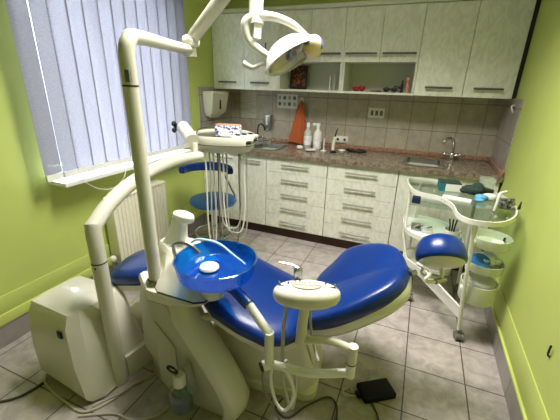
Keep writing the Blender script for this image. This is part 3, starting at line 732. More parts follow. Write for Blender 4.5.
obj('carton_top', B(-.083, .083, -.033, .033, .0752, .081, .001, 1, mtx=RZ), M['skin'], tb, 'pinkish top')

# ------------------------------------------------------------------ cuspidor unit
un = thing('cuspidor_unit', 'cream dental water unit with sloping front shield, standing left of the chair', 'unit', (-.85, 1.03, 0))
def sect(z, xl, xn, xr, yn, yf, yl):
    return [(xl, yl, z), (xn, yn, z), (xr-.045, yn, z), (xr-.012, yn+.022, z), (xr, yn+.06, z), (xr, yf-.05, z), (xr-.02, yf-.01, z), (xr-.06, yf, z), (xl+.03, yf, z), (xl, yf-.03, z)]
S = [sect(.0, -1.12, -.905, -.575, .945, 1.07, 1.02), sect(.03, -1.13, -.91, -.56, .935, 1.07, 1.045), sect(.08, -1.135, -.92, -.562, .93, 1.07, 1.045),
     sect(.16, -1.14, -.95, -.60, .93, 1.07, 1.02), sect(.26, -1.145, -.97, -.66, .93, 1.07, 1.02), sect(.36, -1.14, -.98, -.73, .93, 1.07, 1.02), sect(.46, -1.13, -.98, -.80, .93, 1.055, 1.01), sect(.56, -1.10, -.97, -.845, .92, 1.05, 1.005)]
bm = loft(S); obj('body', bm, M['cream_d'], un, sharp=32)
def shs(z, x, w0=.925, w1=1.08):
    return [(x-.055, w0, z), (x-.018, w0+.006, z), (x+.008, w0+.03, z), (x+.016, w0+.07, z), (x+.016, w1-.06, z), (x+.006, w1-.02, z), (x-.03, w1, z), (x-.035, w1-.02, z), (x-.03, (w0+w1)/2, z), (x-.055, w0+.02, z)]
obj('front_shield', loft([shs(.0, -.585), shs(.03, -.568), shs(.08, -.563), shs(.16, -.598), shs(.26, -.657), shs(.36, -.727), shs(.46, -.797), shs(.555, -.842)]), M['cream'], un, 'pale curved front shield', sharp=50)
obj('side_cover', loft([[(-.965, .9285, .10), (-.90, .9285, .07), (-.86, .9285, .10), (-.86, .9285, .33), (-.965, .9285, .45)], [(-.965, .924, .10), (-.90, .924, .07), (-.86, .924, .10), (-.86, .924, .33), (-.965, .924, .45)]]), M['cream_d'], un)
obj('neck_seam', loft([sect(.56, -1.101, -.971, -.829, .919, 1.051, 1.006), sect(.566, -1.101, -.971, -.829, .919, 1.051, 1.006)]), M['seam'], un)
hd = [sect(.566, -1.10, -.97, -.82, .915, 1.05, 1.005), sect(.59, -1.105, -.97, -.76, .91, 1.05, 1.0), sect(.61, -1.10, -.97, -.69, .905, 1.05, 1.0), sect(.62, -1.09, -.97, -.68, .91, 1.05, 1.0)]
obj('head_base', loft(hd), M['cream'], un, sharp=40)
obj('head_seam', loft([sect(.6205, -1.045, -.912, -.682, .911, 1.055, 1.005), sect(.626, -1.045, -.912, -.682, .911, 1.055, 1.005)]), M['seam'], un)
hd2 = [sect(.6265, -1.04, -.915, -.685, .914, 1.06, 1.005), sect(.634, -1.042, -.915, -.70, .92, 1.07, 1.01), sect(.66, -1.045, -.915, -.735, .945, 1.19, 1.07), sect(.70, -1.05, -.93, -.80, .99, 1.19, 1.09), sect(.74, -1.055, -.95, -.84, 1.03, 1.19, 1.095), sect(.755, -1.045, -.95, -.85, 1.045, 1.18, 1.10)]
obj('head_cover', loft(hd2), M['cream'], un, sharp=40)
# filler tower
tx, ty = -.975, 1.125
RR = []
for z, w, d_, ox in ((.745, .058, .046, -.006), (.77, .046, .040, .004), (.81, .037, .034, .018), (.85, .031, .030, .028), (.888, .028, .028, .036)):
    RR.append([(tx+ox+x, ty+y, z) for x, y in rrect(-w, w, -d_, d_, min(w, d_)*.5, 4)])
tw_ = obj('filler_tower', loft(RR), M['white'], un, sharp=50)
bm = new(); ellip((tx+.060, ty-.005, .888), .054, .033, .022, bm, e=.6, mtx=Matrix.Rotation(.12, 4, 'Y'))
obj('filler_head', bm, M['white'], tw_)
obj('rinse_spout', T([(-.885, 1.02, .715), (-.885, 1.005, .79), (-.86, 1.0, .825), (-.81, 1.01, .825), (-.765, 1.02, .79)], .0085, 12, 6), M['steel'], un, 'metal rinse pipe')
# bowl
bc = (-.664, .985)
bw = obj('spittoon_bowl', lathe([(.0, .738), (.124, .736), (.146, .745), (.152, .762), (.158, .800), (.160, .807), (.156, .809), (.154, .800), (.147, .766), (.139, .752), (.10, .746), (.0, .747)], (*bc, 0), 48), M['bowl'], un, 'transparent blue glass bowl')
obj('bowl_rim', T([(bc[0]+.16*math.cos(2*PI*k/48), bc[1]+.16*math.sin(2*PI*k/48), .809) for k in range(49)], .0035, 8), M['tumbler'], bw)
obj('drain_cap', lathe([(0, 0), (.036, 0), (.04, .006), (.036, .014), (.02, .019), (0, .02)], (-.70, .990, .7485), 28), M['white'], bw, 'white round drain cover')
obj('bowl_support', lathe([(0, .62), (.05, .62), (.055, .66), (.09, .728), (0, .734)], (-.70, 1.0, 0), 26), M['cream'], un)
sj = obj('saliva_ejector', T([(-.89, 1.10, .756), (-.84, 1.10, .80), (-.77, 1.09, .815), (-.70, 1.07, .822), (-.62, 1.03, .818), (-.53, .98, .815)], [.005, .006, .007, .006, .004, .003], 10, 6), M['hose_lb'], origin=(-.7, 1.0, .8))
tag(sj, 'pale blue curved suction tube lying across the blue bowl', 'tube')
# water bottle with coil hose on the near side
wb = thing('water_bottle', 'clear bluish water bottle hanging on the near side of the cuspidor unit', 'bottle', (-.80, .87, .07))
bm = lathe([(0, .02), (.045, .02), (.052, .03), (.053, .11), (.046, .135), (.024, .16), (.022, .175), (0, .175)], (-.80, .865, .05), 28)
obj('bottle', bm, M['tumbler'], wb)
M['water'] = clearmat('bluish_water', (.45, .66, .72, 1), .8, .05)
obj('water', lathe([(0, .024), (.044, .024), (.049, .032), (.049, .10), (0, .10)], (-.80, .865, .05), 28), M['water'], wb, 'bluish water')
obj('bottle_cap', lathe([(0, .16), (.027, .16), (.027, .21), (.02, .218), (0, .218)], (-.80, .865, .05), 20), M['cream'], wb)
bm = new(); 
for k in range(3):
    tube(bm, [(-.825+.024*math.cos(2*PI*j/16), .86-.004*k, .282+.008*k+.014*math.sin(2*PI*j/16)) for j in range(17)], .0035, 8)
obj('coiled_hose', bm, M['black'], wb, 'black coiled hose')
obj('bottle_bracket', loft([[(-.775, .885, .14), (-.755, .885, .14), (-.755, .9235, .14), (-.775, .9235, .14)], [(-.80, .885, .295), (-.78, .885, .295), (-.78, .9235, .295), (-.80, .9235, .295)]]), M['handle'], wb)

# ------------------------------------------------------------------ lamp post and operating lamp
lp = thing('operating_lamp', 'cream dental operating lamp on a tall bent post with loop handle', 'lamp', (-.969, .968, .62))
px_, py_ = -.969, .968
obj('post', T([(px_, py_, .62), (px_-.008, py_, 1.430)], .0275, 24), M['cream'], lp)
obj('post_collar', lathe([(0, .62), (.042, .62), (.040, .636), (.033, .645)], (px_, py_, 0), 24), M['steel'], lp)
obj('post_ring', cyl((px_-.008, py_, 1.430), (px_-.008, py_, 1.436), .0282, 24), M['seam'], lp)
obj('rating_label', B(px_+.000, px_+.020, py_-.0285, py_-.018, 1.446, 1.485), M['hose_d'], lp, 'small grey rating label')
E1 = V((-1.125, 1.53, 1.60))
obj('upper_post', T([(px_-.008, py_, 1.436), (px_-.008, py_, 1.535), (px_-.012, py_+.02, 1.58), (px_-.025, py_+.07, 1.597), (-1.06, 1.29, 1.598), tuple(E1)], [.0275, .0275, .0275, .026, .0235, .022], 22, 5), M['cream'], lp)
bm = cyl(E1-V((0, 0, .03)), E1+V((0, 0, .035)), .03, 20); obj('elbow_joint', bm, M['cream'], lp)
E2 = V((-.80, 1.50, 1.90))
obj('spring_arm', T([E1+V((.0, 0, .04)), E1+V((.03, 0, .065)), E2-V((.02, 0, .01)), E2], [.022, .030, .034, .030], 18), M['cream'], lp)
obj('spring_arm_cover', T([E1+V((-.02, 0, .035)), E1+V((.035, 0, .045))], .033, 18), M['white'], lp)
E3 = V((-.745, 1.50, 1.79))
obj('wrist', T([E2, E2+V((.045, 0, .015)), (-.733, 1.50, 1.86), tuple(E3)], [.033, .034, .034, .024], 18, 4), M['white'], lp)
obj('drop_tube', T([E3+V((0.002, 0, .012)), (-.737, 1.485, 1.735), (-.73, 1.475, 1.69)], [.031, .030, .030], 18, 4), M['white'], lp)
obj('hub_sleeve', T([(-.73, 1.475, 1.69), (-.729, 1.465, 1.635)], .024, 4), M['white'], lp)
hub = V((-.73, 1.475, 1.70))
# local frame for the head facing the camera's right
ex = V((.923, .384, 0)).normalized(); ez = V((0, 0, 1)); ey = ez.cross(ex)
def H(a, b, c=0.): return hub+ex*a+ez*b+ey*c
k = 1.45/335
def Hp(px, py, c=0.): return H((px-257)*k, -(py-25)*k*1.02, c)
obj('yoke', T([Hp(306, 36, -.03), Hp(292, 26, -.02), Hp(274, 20), Hp(257, 20, .0), Hp(246, 26, 0), Hp(249, 40, 0), Hp(259, 49, -.01), Hp(269, 55, -.02)], [.012, .015, .018, .021, .021, .020, .018, .015], 14, 6), M['white'], lp)
hn = obj('grip_handle', T([Hp(243, 62, -.01), Hp(247, 64, -.01), Hp(254, 66, -.01), Hp(263, 62, -.015), Hp(272, 62, -.02)], [.014, .013, .010, .009, .011], 14, 6), M['white'], lp)
obj('handle_screw', ellip(Hp(268, 69, -.03), .01, .01, .01), M['white'], lp)
obj('focus_rod', cyl(Hp(266, 42, .03), Hp(266, 55, .03), .003, 8), M['seam'], lp)
# housing: a lens-like shell seen edge on, tilted to face down and right
cen = Hp(293, 55, -.02)
ax = (ex*.50-ez*.80-ey*.46).normalized()
lx = (ex*.90+ez*.44); lx = (lx-ax*lx.dot(ax)).normalized(); ly = ax.cross(lx)
R3 = Matrix((lx, ly, ax)).transposed().to_4x4()
bm = lathe([(0, -.085), (.03, -.083), (.07, -.068), (.10, -.038), (.115, .0), (.118, .012), (.112, .014), (.105, 0.0), (.09, -.03), (.06, -.055), (0, -.066)], cen, 36, sx=1.12, sy=.72, mtx=R3)
obj('lamp_housing', bm, M['white'], lp, sharp=50)
obj('reflector', lathe([(.108, .004), (.088, -.024), (.058, -.046), (0, -.056)], cen, 32, sx=1.1, sy=.70, mtx=R3), M['reflector'], lp, 'iridescent faceted reflector')
obj('heat_shield', lathe([(0, -.022), (.02, -.022), (.026, -.005), (.02, .012), (0, .014)], cen, 20, sx=1, sy=1, mtx=R3), M['reflector'], lp)
obj('front_cover', lathe([(0, .022), (.07, .018), (.112, .010)], cen, 32, sx=1.12, sy=.72, mtx=R3), M['glasstop'], lp, 'clear cover')
bm = ellip(cen+lx*.098+ax*.012, .048, .06, .040, e=.9, mtx=R3)
obj('side_reflector', bm, M['dichroic'], lp, 'yellow and violet side reflector')
bm = T([cen+(lx*.125+ly*0), cen+(lx*.105-ly*.0+ax*.03)], .012, 12); obj('side_tab', bm, M['white'], lp)

# ------------------------------------------------------------------ patient chair
ch = thing('dental_chair', 'royal blue reclining dental chair with cream shell in the middle of the room', 'chair', (-.5, 1.3, 0))
th0 = math.radians(8); cu = V((math.cos(th0), math.sin(th0), 0)); cv = V((-math.sin(th0), math.cos(th0), 0)); cO = V((-.43, 1.33, 0))
def L(a, b, z): return tuple(cO+cu*a+cv*b+V((0, 0, z)))
def pad(outline, P0, du, thick, mat, name, parent, crown=.02, rings_n=6, label=None, bend=None):
    """Cushion over a closed outline (a along du, b along cv), rounded edges and a crowned top."""
    du = V(du).normalized(); nrm = du.cross(cv).normalized()
    if nrm.z < 0: nrm = -nrm
    base = V(P0); n = len(outline)
    ca = sum(p[0] for p in outline)/n; cb = sum(p[1] for p in outline)/n
    def ring(s, h):
        out = []
        for a, b in outline:
            aa, bb = ca+(a-ca)*s, cb+(b-cb)*s
            extra = bend(aa, bb) if bend else 0
            out.append(tuple(base+du*aa+cv*bb+nrm*(h+extra)))
        return out
    R = [ring(.5, -thick), ring(.93, -thick), ring(.975, -thick*.92), ring(1.0, -thick*.6), ring(1.0, -thick*.35), ring(.985, -thick*.12), ring(.95, 0), ring(.85, crown*.45), ring(.6, crown*.85), ring(.3, crown), ring(.05, crown)]
    return obj(name, loft(R), M[mat], parent, label, sharp=75)
# backrest
bo = closed([(.04, -.16), (.10, -.205), (.20, -.232), (.32, -.218), (.44, -.175), (.51, -.11), (.538, -.02), (.54, .07), (.525, .165), (.475, .25), (.37, .325), (.25, .345), (.17, .27), (.08, .17), (.04, 0)], 5)
du = cu*.5+V((0, 0, .31)); 
pad(bo, L(0, 0, .455), du, .075, 'blue', 'backrest', ch, .014, bend=lambda a, b: .022*((b-.03)/.3)**2-.012*math.exp(-((b-.03)/.05)**2))
sh = [(x*.98+.005, (y-.03)*.93+.02) for x, y in bo]
dn = V(du).normalized().cross(cv).normalized(); dn = dn if dn.z > 0 else -dn
P1 = V(L(0, 0, .455))-dn*.072
R = []
for s, h in ((1.0, .01), (1.0, -.018), (.95, -.044), (.6, -.06)):
    R.append([tuple(P1+V(du).normalized()*(.3+(a-.3)*s)+cv*((b-.02)*s+.02)+dn*(h+.016*((b-.03)/.3)**2)) for a, b in sh])
obj('backrest_shell', loft(R), M['cream'], ch, 'cream backrest shell', sharp=60)
# seat and leg rest: one long upholstered pad that bends at the knee
stn = [  # a, z(top), b near, b far
    (.07, .462, -.12, .14), (.05, .466, -.215, .19), (.00, .470, -.275, .205), (-.08, .482, -.315, .215), (-.20, .522, -.315, .225), (-.32, .566, -.295, .232), (-.42, .592, -.21, .232),
    (-.52, .600, -.165, .228), (-.66, .585, -.165, .215), (-.80, .562, -.170, .19), (-.90, .545, -.175, .165), (-.955, .532, -.165, .14), (-.975, .522, -.11, .09)]
rings = []
thk = .085
for a, z, b0, b1 in stn:
    c0 = (b0+b1)/2; w = (b1-b0)/2; ring = []
    tt = thk*(.5 if a > .06 or a < -.97 else .85 if a > .04 or a < -.95 else 1)
    for j in range(28):
        an = 2*PI*j/28; ca_, sa_ = math.cos(an), math.sin(an)
        bb = math.copysign(abs(ca_)**.45, ca_); zz_ = math.copysign(abs(sa_)**.55, sa_)
        top = .018*(1-bb*bb)*(1 if zz_ > 0 else 0)
        ring.append(L(a, c0+w*bb, z-thk/2+tt/2*zz_+top))
    rings.append(ring)
obj('seat_and_leg_rest', loft(rings), M['blue'], ch, 'long blue seat and leg pad', sharp=75)
rings = []
for a, z, b0, b1 in stn[1:-1]:
    c0 = (b0+b1)/2; w = (b1-b0)/2*.94
    rings.append([L(a*.985, c0+s*w, z-thk-d_) for s, d_ in ((-1, -.012), (-1, .018), (-.7, .04), (.7, .04), (1, .018), (1, -.012))])
obj('seat_shell', loft(rings), M['cream'], ch, 'cream seat shell', sharp=60)
# base body
def cs(z, a0, a1, b0, b1, r=.06): return [L(a, b, z) for a, b in rrect(a0, a1, b0, b1, r, 5)]
obj('floor_base', loft([cs(0, -.62, .14, -.17, .17), cs(.045, -.62, .14, -.17, .17), cs(.07, -.58, .10, -.14, .14)]), M['cream'], ch, sharp=40)
obj('lift_body', loft([cs(.06, -.50, .12, -.16, .13), cs(.10, -.50, .14, -.17, .14), cs(.22, -.46, .13, -.17, .14), cs(.32, -.40, .10, -.16, .14), cs(.40, -.36, .07, -.15, .14)]), M['cream'], ch, sharp=40)
obj('lift_cover_seam', loft([cs(.398, -.365, .075, -.155, .145), cs(.404, -.365, .075, -.155, .145)]), M['seam'], ch)
obj('hinge_tube', cyl(L(-.40, -.24, .45), L(-.22, -.19, .44), .018, 14), M['cream'], ch)
obj('hinge_cap', ellip(L(-.21, -.188, .44), .02, .02, .02), M['black'], ch)
obj('back_hinge', B(-.05, .10, -.12, .12, .36, .425, .02, 3, mtx=Matrix.Translation(cO)@Matrix.Rotation(th0, 4, 'Z')), M['cream'], ch)
# headrest with articulated link
hr = obj('headrest', new(), M['blue'], ch) if False else None
tilt = Matrix.Rotation(math.radians(-46), 4, 'X')
Rh = Matrix.Rotation(math.radians(14), 4, 'Z')@tilt
hc = V((.172, 1.475, .752))
bm = lathe([(.096, -.012), (.104, -.006), (.108, .006), (.107, .032), (.099, .065), (.080, .092), (.048, .108), (0, .113)], hc, 36, sx=.98, sy=.9, mtx=Rh)
hr = obj('headrest', bm, M['blue'], ch, 'round blue headrest pad', sharp=60)
bm = lathe([(.098, -.011), (.09, -.018), (.06, -.028), (0, -.034)], hc, 36, sx=.97, sy=.89, mtx=Rh)
obj('headrest_back', bm, M['cream'], hr, 'cream back shell')
pA = V(L(.545, .03, .745)); pB = hc+V((.01, -.03, -.085))
bm = T([pA-V((.03, 0, .015)), pA+V((.03, -.02, -.03)), V((.12, 1.40, .675)), pB, hc+V((.01, 0, -.03))], .008, 12, 4)
tube(bm, [pA+V((.0, .03, -.04)), V((.11, 1.43, .685)), pB+V((.01, .02, 0))], .007, 10, 4)
obj('headrest_link', bm, M['white'], ch)
bm = cyl(pB-V((.02, .02, 0)), pB+V((.02, .02, 0)), .012, 12); cyl((.055, 1.365, .712), (.075, 1.39, .712), .011, 12, bm)
obj('link_joint', bm, M['steel'], ch)

# ------------------------------------------------------------------ assistant's element
ae = thing('assistant_panel', 'cream oval control panel on a jointed white arm beside the chair', 'panel', (-.60, .99, .66))
pj = V((-.41, .945, 0))
obj('sleeve', T([(-.66, 1.0, .69), (-.585, .985, .688), (-.505, .96, .655)], .024, 18), M['bluesleeve'], ae, 'petrol blue sleeve')
obj('upper_arm', T([(-.512, .962, .658), (-.418, .950, .560), (-.410, .947, .54)], .018, 16), M['white'], ae)
obj('drop_post', T([(-.412, .947, .565), (-.41, .945, .40)], .0185, 16), M['white'], ae)
obj('lower_joint', T([(-.43, .93, .405), (-.395, .96, .415)], .021, 16), M['white'], ae)
obj('joint_cap', cyl((-.438, .922, .402), (-.43, .93, .404), .019, 16), M['black'], ae)
obj('lower_arm', T([(-.405, .945, .415), (-.25, .975, .405), (-.105, 1.03, .415)], .0165, 16, 4), M['white'], ae)
obj('riser_post', T([(-.105, 1.03, .40), (-.105, 1.03, .462)], .019, 16), M['white'], ae)
obj('riser_ring', cyl((-.105, 1.03, .462), (-.105, 1.03, .467), .0195, 16), M['seam'], ae)
obj('riser_head', T([(-.105, 1.03, .467), (-.105, 1.03, .545)], .019, 16), M['cream'], ae)
obj('link_arm', T([(-.107, 1.03, .530), (-.2, 1.02, .545), (-.30, 1.0, .525)], .0155, 16, 4), M['cream'], ae)
obj('panel_post', T([(-.302, .998, .515), (-.302, 1.01, .60), (-.302, 1.035, .675)], [.021, .020, .019], 16), M['cream'], ae)
pc = V((-.300, 1.035, .712)); Rp = Matrix.Rotation(.36, 4, 'Z')@Matrix.Rotation(math.radians(-4), 4, 'X')
obj('panel_body', ellip(pc, .128, .068, .044, e=.72, mtx=Rp, seg=40, rn=20), M['cream'], ae, sharp=60)
bm = ellip(pc+V((.0, -.004, .043)), .056, .030, .006, e=.6, mtx=Rp); kp = obj('keypad', bm, M['handle'], ae, 'grey oval keypad')
for i in range(5):
    for j in range(2):
        q = pc+Rp.to_3x3()@V((-.036+.018*i, -.009+.018*j, .050)); obj('key', ellip(q, .006, .005, .0022), M['whitem'], kp)
for s_, a in ((-1, .4), (1, -.4)):
    q = pc+Rp.to_3x3()@V((s_*.088, .012, .040))
    obj('hose_holder', T([q+V((.02*math.cos(b_), .014*math.sin(b_), 0)) for b_ in [PI*.9+i*PI/6 for i in range(9)]], .004, 8), M['chrome'], ae)
q = pc+Rp.to_3x3()@V((-.035, .045, .035))
vv = obj('valve_body', lathe([(0, 0), (.012, 0), (.014, .02), (.017, .026), (.017, .05), (.012, .056), (0, .056)], q, 18), M['steel'], ae)
obj('valve_lever', T([q+V((0, 0, .054)), q+V((-.03, 0, .062)), q+V((-.075, -.01, .066))], [.004, .003, .002], 8, 4), M['chrome'], vv)
H_ = [([(-.37, 1.02, .69), (-.375, 1.0, .55), (-.36, .97, .35), (-.33, .96, .24), (-.31, .97, .20), (-.32, 1.02, .3), (-.36, 1.0, .40)], 'hose_g', .0075),
      ([(-.29, 1.06, .66), (-.285, 1.08, .52), (-.26, 1.08, .42), (-.235, 1.05, .40)], 'hose_g', .0055),
      ([(-.33, 1.04, .66), (-.31, 1.05, .53), (-.27, 1.04, .43), (-.25, 1.03, .40)], 'hose_g', .0055),
      ([(-.39, .955, .41), (-.33, .94, .40), (-.30, .945, .30), (-.335, .95, .19), (-.38, .955, .21), (-.405, .955, .32), (-.40, .95, .40)], 'hose_w', .007),
      ([(-.43, .93, .40), (-.43, .94, .28), (-.39, .98, .12), (-.36, 1.0, .03), (-.34, 1.02, .012)], 'hose_d', .004)]
for P, m_, r_ in H_: obj('suction_hose', T(P, r_, 10, 7), M[m_], ae)

# ------------------------------------------------------------------ foot control and floor cables
RF = Matrix.Translation((.0, 1.365, 0))@Matrix.Rotation(math.radians(35), 4, 'Z')
fp = thing('foot_pedal', 'black rectangular foot pedal on the tiled floor beside the chair', 'pedal', (0, 1.365, 0))
bm = B(-.085, .085, -.05, .055, .001, .034, .007, 3, mtx=RF)
obj('housing', bm, M['pedal'], fp)
obj('tread', B(-.076, .078, -.042, .048, .0342, .040, .003, 2, mtx=RF), M['pedal'], fp)
obj('cable_gland', B(-.11, -.084, -.018, .018, .008, .028, .005, mtx=RF), M['pedal'], fp)
c = obj('foot_pedal_cable', T([(-.09, 1.295, .018), (-.14, 1.28, .008), (-.155, 1.31, .006), (-.13, 1.34, .006), (-.115, 1.325, .012), (-.10, 1.31, .018)], .004, 8, 6), M['cable'], origin=(-.13, 1.3, 0)); tag(c, 'short looped cable at the left edge of the black foot pedal', 'cable')
def cable(pts, m_, r_, lab):
    c = obj('floor_cable', T(pts, r_, 8, 8), M[m_], origin=pts[0]); tag(c, lab, 'cable')
z = .006
cable([(-1.95, .45, z), (-1.75, .52, z), (-1.60, .62, z), (-1.56, .745, z)], 'cabled', .006, 'dark cable on the floor running left from the floor box')
cable([(-1.60, .775, z), (-1.54, .735, z), (-1.36, .706, z), (-1.235, .705, z), (-1.17, .80, z), (-1.155, .89, z), (-1.10, 1.0, z), (-1.06, 1.02, z)], 'cable', .0065, 'thick beige hose bending round the foot of the floor box')
cable([(-1.24, .68, z), (-1.17, .72, z), (-1.10, .755, z), (-1.02, .76, z), (-.94, .80, z), (-.90, .86, z), (-.905, .915, z)], 'cable', .0055, 'beige cable on the floor from the floor box towards the clear bottle')
cable([(-1.22, .735, z+.011), (-1.16, .83, z+.01), (-1.13, .92, z+.006), (-1.09, .99, z)], 'cable', .0045, 'thin pale cable lying over the beige hose by the arm column')
cable([(-.42, 1.14, z), (-.43, 1.08, z), (-.36, 1.06, z), (-.30, 1.15, z), (-.22, 1.24, z), (-.17, 1.22, z), (-.15, 1.15, z), (-.14, 1.05, z), (-.16, .97, z)], 'cabled', .0045, 'thin dark cable looping on the floor between the chair base and the pedal')
cable([(-.04, 1.325, z), (.00, 1.28, z), (.03, 1.22, z), (.03, 1.13, z), (.02, 1.02, z)], 'cabled', .004, 'thin dark cable leaving the near side of the foot pedal')

# ------------------------------------------------------------------ glass-topped trolley
ct = thing('glass_trolley', 'white wavy medical trolley with glass top and castors by the right wall', 'trolley', (.3, 2.2, 0))
top = closed([(-.03, 2.60), (-.005, 2.36), (.06, 2.255), (.17, 2.215), (.235, 2.09), (.255, 1.93), (.32, 1.86), (.44, 1.88), (.53, 2.00), (.575, 2.16), (.578, 2.34), (.52, 2.48), (.40, 2.56), (.25, 2.62), (.10, 2.66)], 5)
def band(outline, z0, z1, t_=.008, bm=None):
    n = len(outline); cx0 = sum(p[0] for p in outline)/n; cy0 = sum(p[1] for p in outline)/n
    inn = []
    for i, (x, y) in enumerate(outline):
        a = V(outline[i-1]); b = V(outline[(i+1) % n]); tt = (b-a).normalized(); nn = V((-tt.y, tt.x))
        if nn.dot(V((cx0-x, cy0-y))) < 0 and abs(nn.dot(V((cx0-x, cy0-y)))) > .02: nn = -nn
        inn.append((x, y, nn))
    area = sum(outline[i][0]*outline[(i+1) % n][1]-outline[(i+1) % n][0]*outline[i][1] for i in range(n))
    sg = 1 if area > 0 else -1
    I = []
    for i, (x, y) in enumerate(outline):
        a = V(outline[i-1]); b = V(outline[(i+1) % n]); tt = (b-a).normalized(); nn = V((-tt.y, tt.x))*sg
        I.append((x+nn.x*t_, y+nn.y*t_))
    bm = bm or new()
    r = [[(x, y, z0) for x, y in outline], [(x, y, z1) for x, y in outline], [(x, y, z1) for x, y in I], [(x, y, z0) for x, y in I], [(x, y, z0) for x, y in outline]]
    return loft(r, caps=False, bm=bm), I
def frame_of(outline, z0, z1, name, mat='white'):
    b_, I = band(outline, z0, z1); f = obj(name, b_, M[mat], ct); return f, I
f, I = frame_of(top, .799, .826, 'top_rim')
obj('glass_top', prism(I, .806, .811), M['glasstop'], ct, 'clear glass tray')
for x, y in ((.19, 2.197), (.205, 2.172)): obj('rim_screw', ellip((x, y, .812), .005, .004, .005), M['seam'], f)
# left lobe lower shelves
left = closed([(-.01, 2.60), (.0, 2.38), (.06, 2.27), (.17, 2.22), (.27, 2.17), (.36, 2.22), (.36, 2.42), (.28, 2.60), (.12, 2.65)], 5)
f, I = frame_of(left, .50, .53, 'middle_shelf_rim'); obj('middle_shelf', prism(I, .505, .511), M['whitem'], ct)
left2 = closed([(.03, 2.56), (.03, 2.42), (.09, 2.33), (.20, 2.29), (.33, 2.30), (.34, 2.45), (.26, 2.58), (.12, 2.62)], 5)
f, I = frame_of(left2, .25, .275, 'lower_shelf_rim'); obj('lower_shelf', prism(I, .252, .258), M['whitem'], ct)
for x, y in ((.0, 2.42), (.10, 2.63)):
    pass
def leg(pts, cpos, ang=.3):
    l = obj('leg', T(pts, .011, 12), M['white'], ct)
    x, y = cpos
    bm = cyl((x-.017, y-.002, .028), (x+.017, y+.008, .028), .027, 18); cyl((x+.03, y+.002, .028), (x+.02, y+.002, .028), .027, 18, bm)
    box(bm, x-.014, x+.02, y-.012, y+.012, .05, .07, .004); cyl((x, y, .055), (x, y, .085), .008, 10, bm)
    obj('castor', bm, M['hose_d'], l, 'grey castor')
    return l
l1 = leg([(.335, 1.885, .80), (.352, 1.90, .62), (.375, 1.93, .35), (.405, 1.965, .08)], (.41, 1.97))
for z_ in (.70, .62, .46, .36): obj('leg_bolt', ellip((.335+(.80-z_)*.10, 1.878+(.80-z_)*.11, z_), .006, .005, .006), M['seam'], l1)
leg([(.0, 2.40, .80), (.005, 2.40, .45), (.06, 2.35, .25), (.105, 2.285, .08)], (.108, 2.28))
leg([(.42, 2.53, .80), (.43, 2.53, .4), (.44, 2.54, .08)], (.44, 2.54))
leg([(.06, 2.63, .80), (.06, 2.63, .4), (.06, 2.64, .08)], (.06, 2.645))
obj('leg_bracket', loft([[(.30, 1.905, .795), (.37, 1.90, .795), (.36, 1.88, .795)], [(.345, 1.90, .72), (.36, 1.90, .72), (.353, 1.888, .72)]]), M['white'], ct)
obj('foot_brace', loft([[(.16, 2.24, .30), (.385, 1.95, .235), (.39, 1.955, .16), (.17, 2.26, .20)], [(.17, 2.25, .30), (.395, 1.96, .235), (.40, 1.965, .16), (.18, 2.27, .20)]]), M['white'], ct)
obj('foot_brace', loft([[(.165, 2.245, .28), (.0, 2.39, .30), (.0, 2.40, .26), (.165, 2.255, .21)], [(.175, 2.255, .28), (.01, 2.40, .30), (.01, 2.41, .26), (.175, 2.265, .21)]]), M['white'], ct)
# round bins at the right lobe
def bin_(z0, z1, r, cx0, cy0, name, mat, lab=None):
    b = obj(name, lathe([(0, z0), (r*.93, z0), (r*.97, z0+.01), (r, z1), (r-.006, z1), (r*.93, z0+.012), (0, z0+.008)], (cx0, cy0, 0), 36), M[mat], ct, lab)
    return b
bin_(.640, .695, .102, .455, 2.02, 'upper_tray', 'limecast')
bin_(.490, .540, .102, .455, 2.02, 'middle_tray', 'limecast')
bin_(.285, .405, .098, .455, 2.02, 'bucket', 'limecast')
for z_ in (.67, .515, .38): obj('tray_clip', B(.352, .372, 1.925, 1.96, z_-.012, z_+.012, .003), M['white'], ct)
# contents
def small(nm, bm, mat, lab, cat, org=None, group=None):
    o = obj(nm, bm, M[mat], origin=org); tag(o, lab, cat, group); return o
Z1 = .8112
gb = thing('glove_box', 'teal and white glove box on the glass top of the trolley, at its left', 'box', (.20, 2.38, Z1))
RG = Matrix.Translation((.245, 2.46, Z1))@Matrix.Rotation(.12, 4, 'Z')
obj('carton', B(-.075, .055, -.05, .05, 0, .055, .002, 1, mtx=RG), M['teal'], gb)
obj('label', B(-.04, .056, -.0515, -.0505, .002, .052, mtx=RG), M['paper'], gb, 'white front panel')
obj('carton_lid', B(-.076, .056, -.051, .051, .0552, .060, .001, 1, mtx=RG), M['darkglove'], gb, 'dark flap')
bm = ellip((.375, 2.42, Z1+.030), .062, .05, .030, e=.75); ellip((.40, 2.43, Z1+.040), .04, .04, .04, bm); ellip((.33, 2.43, Z1+.022), .035, .04, .022, bm); tube(bm, [(.40, 2.44, Z1+.03), (.50, 2.49, Z1+.02)], [.03, .012], 10)
small('dark_glove_heap', bm, 'darkglove', 'heap of dark green gloves on the glass top beside the teal box', 'gloves', (.34, 2.36, Z1))
small('paper_stack', B(-.09, .07, -.03, .03, 0, .012, .001, 1, mtx=Matrix.Translation((.28, 2.235, Z1))@Matrix.Rotation(-.2, 4, 'Z')), 'paper', 'white paper packet on the glass top in front of the teal box', 'paper', (.28, 2.23, Z1))
tm = small('plastic_tub', lathe([(0, 0), (.045, 0), (.048, .005), (.055, .10), (.053, .10), (.046, .008), (0, .006)], (.46, 2.51, Z1), 4, mtx=Matrix.Rotation(.9, 4, 'Z')), 'tub', 'clear square plastic tub standing at the back of the glass top', 'tub', (.455, 2.44, Z1))
bm = ellip((.41, 2.29, Z1+.02), .038, .03, .02, e=.7); ellip((.395, 2.255, Z1+.012), .028, .02, .012, bm)
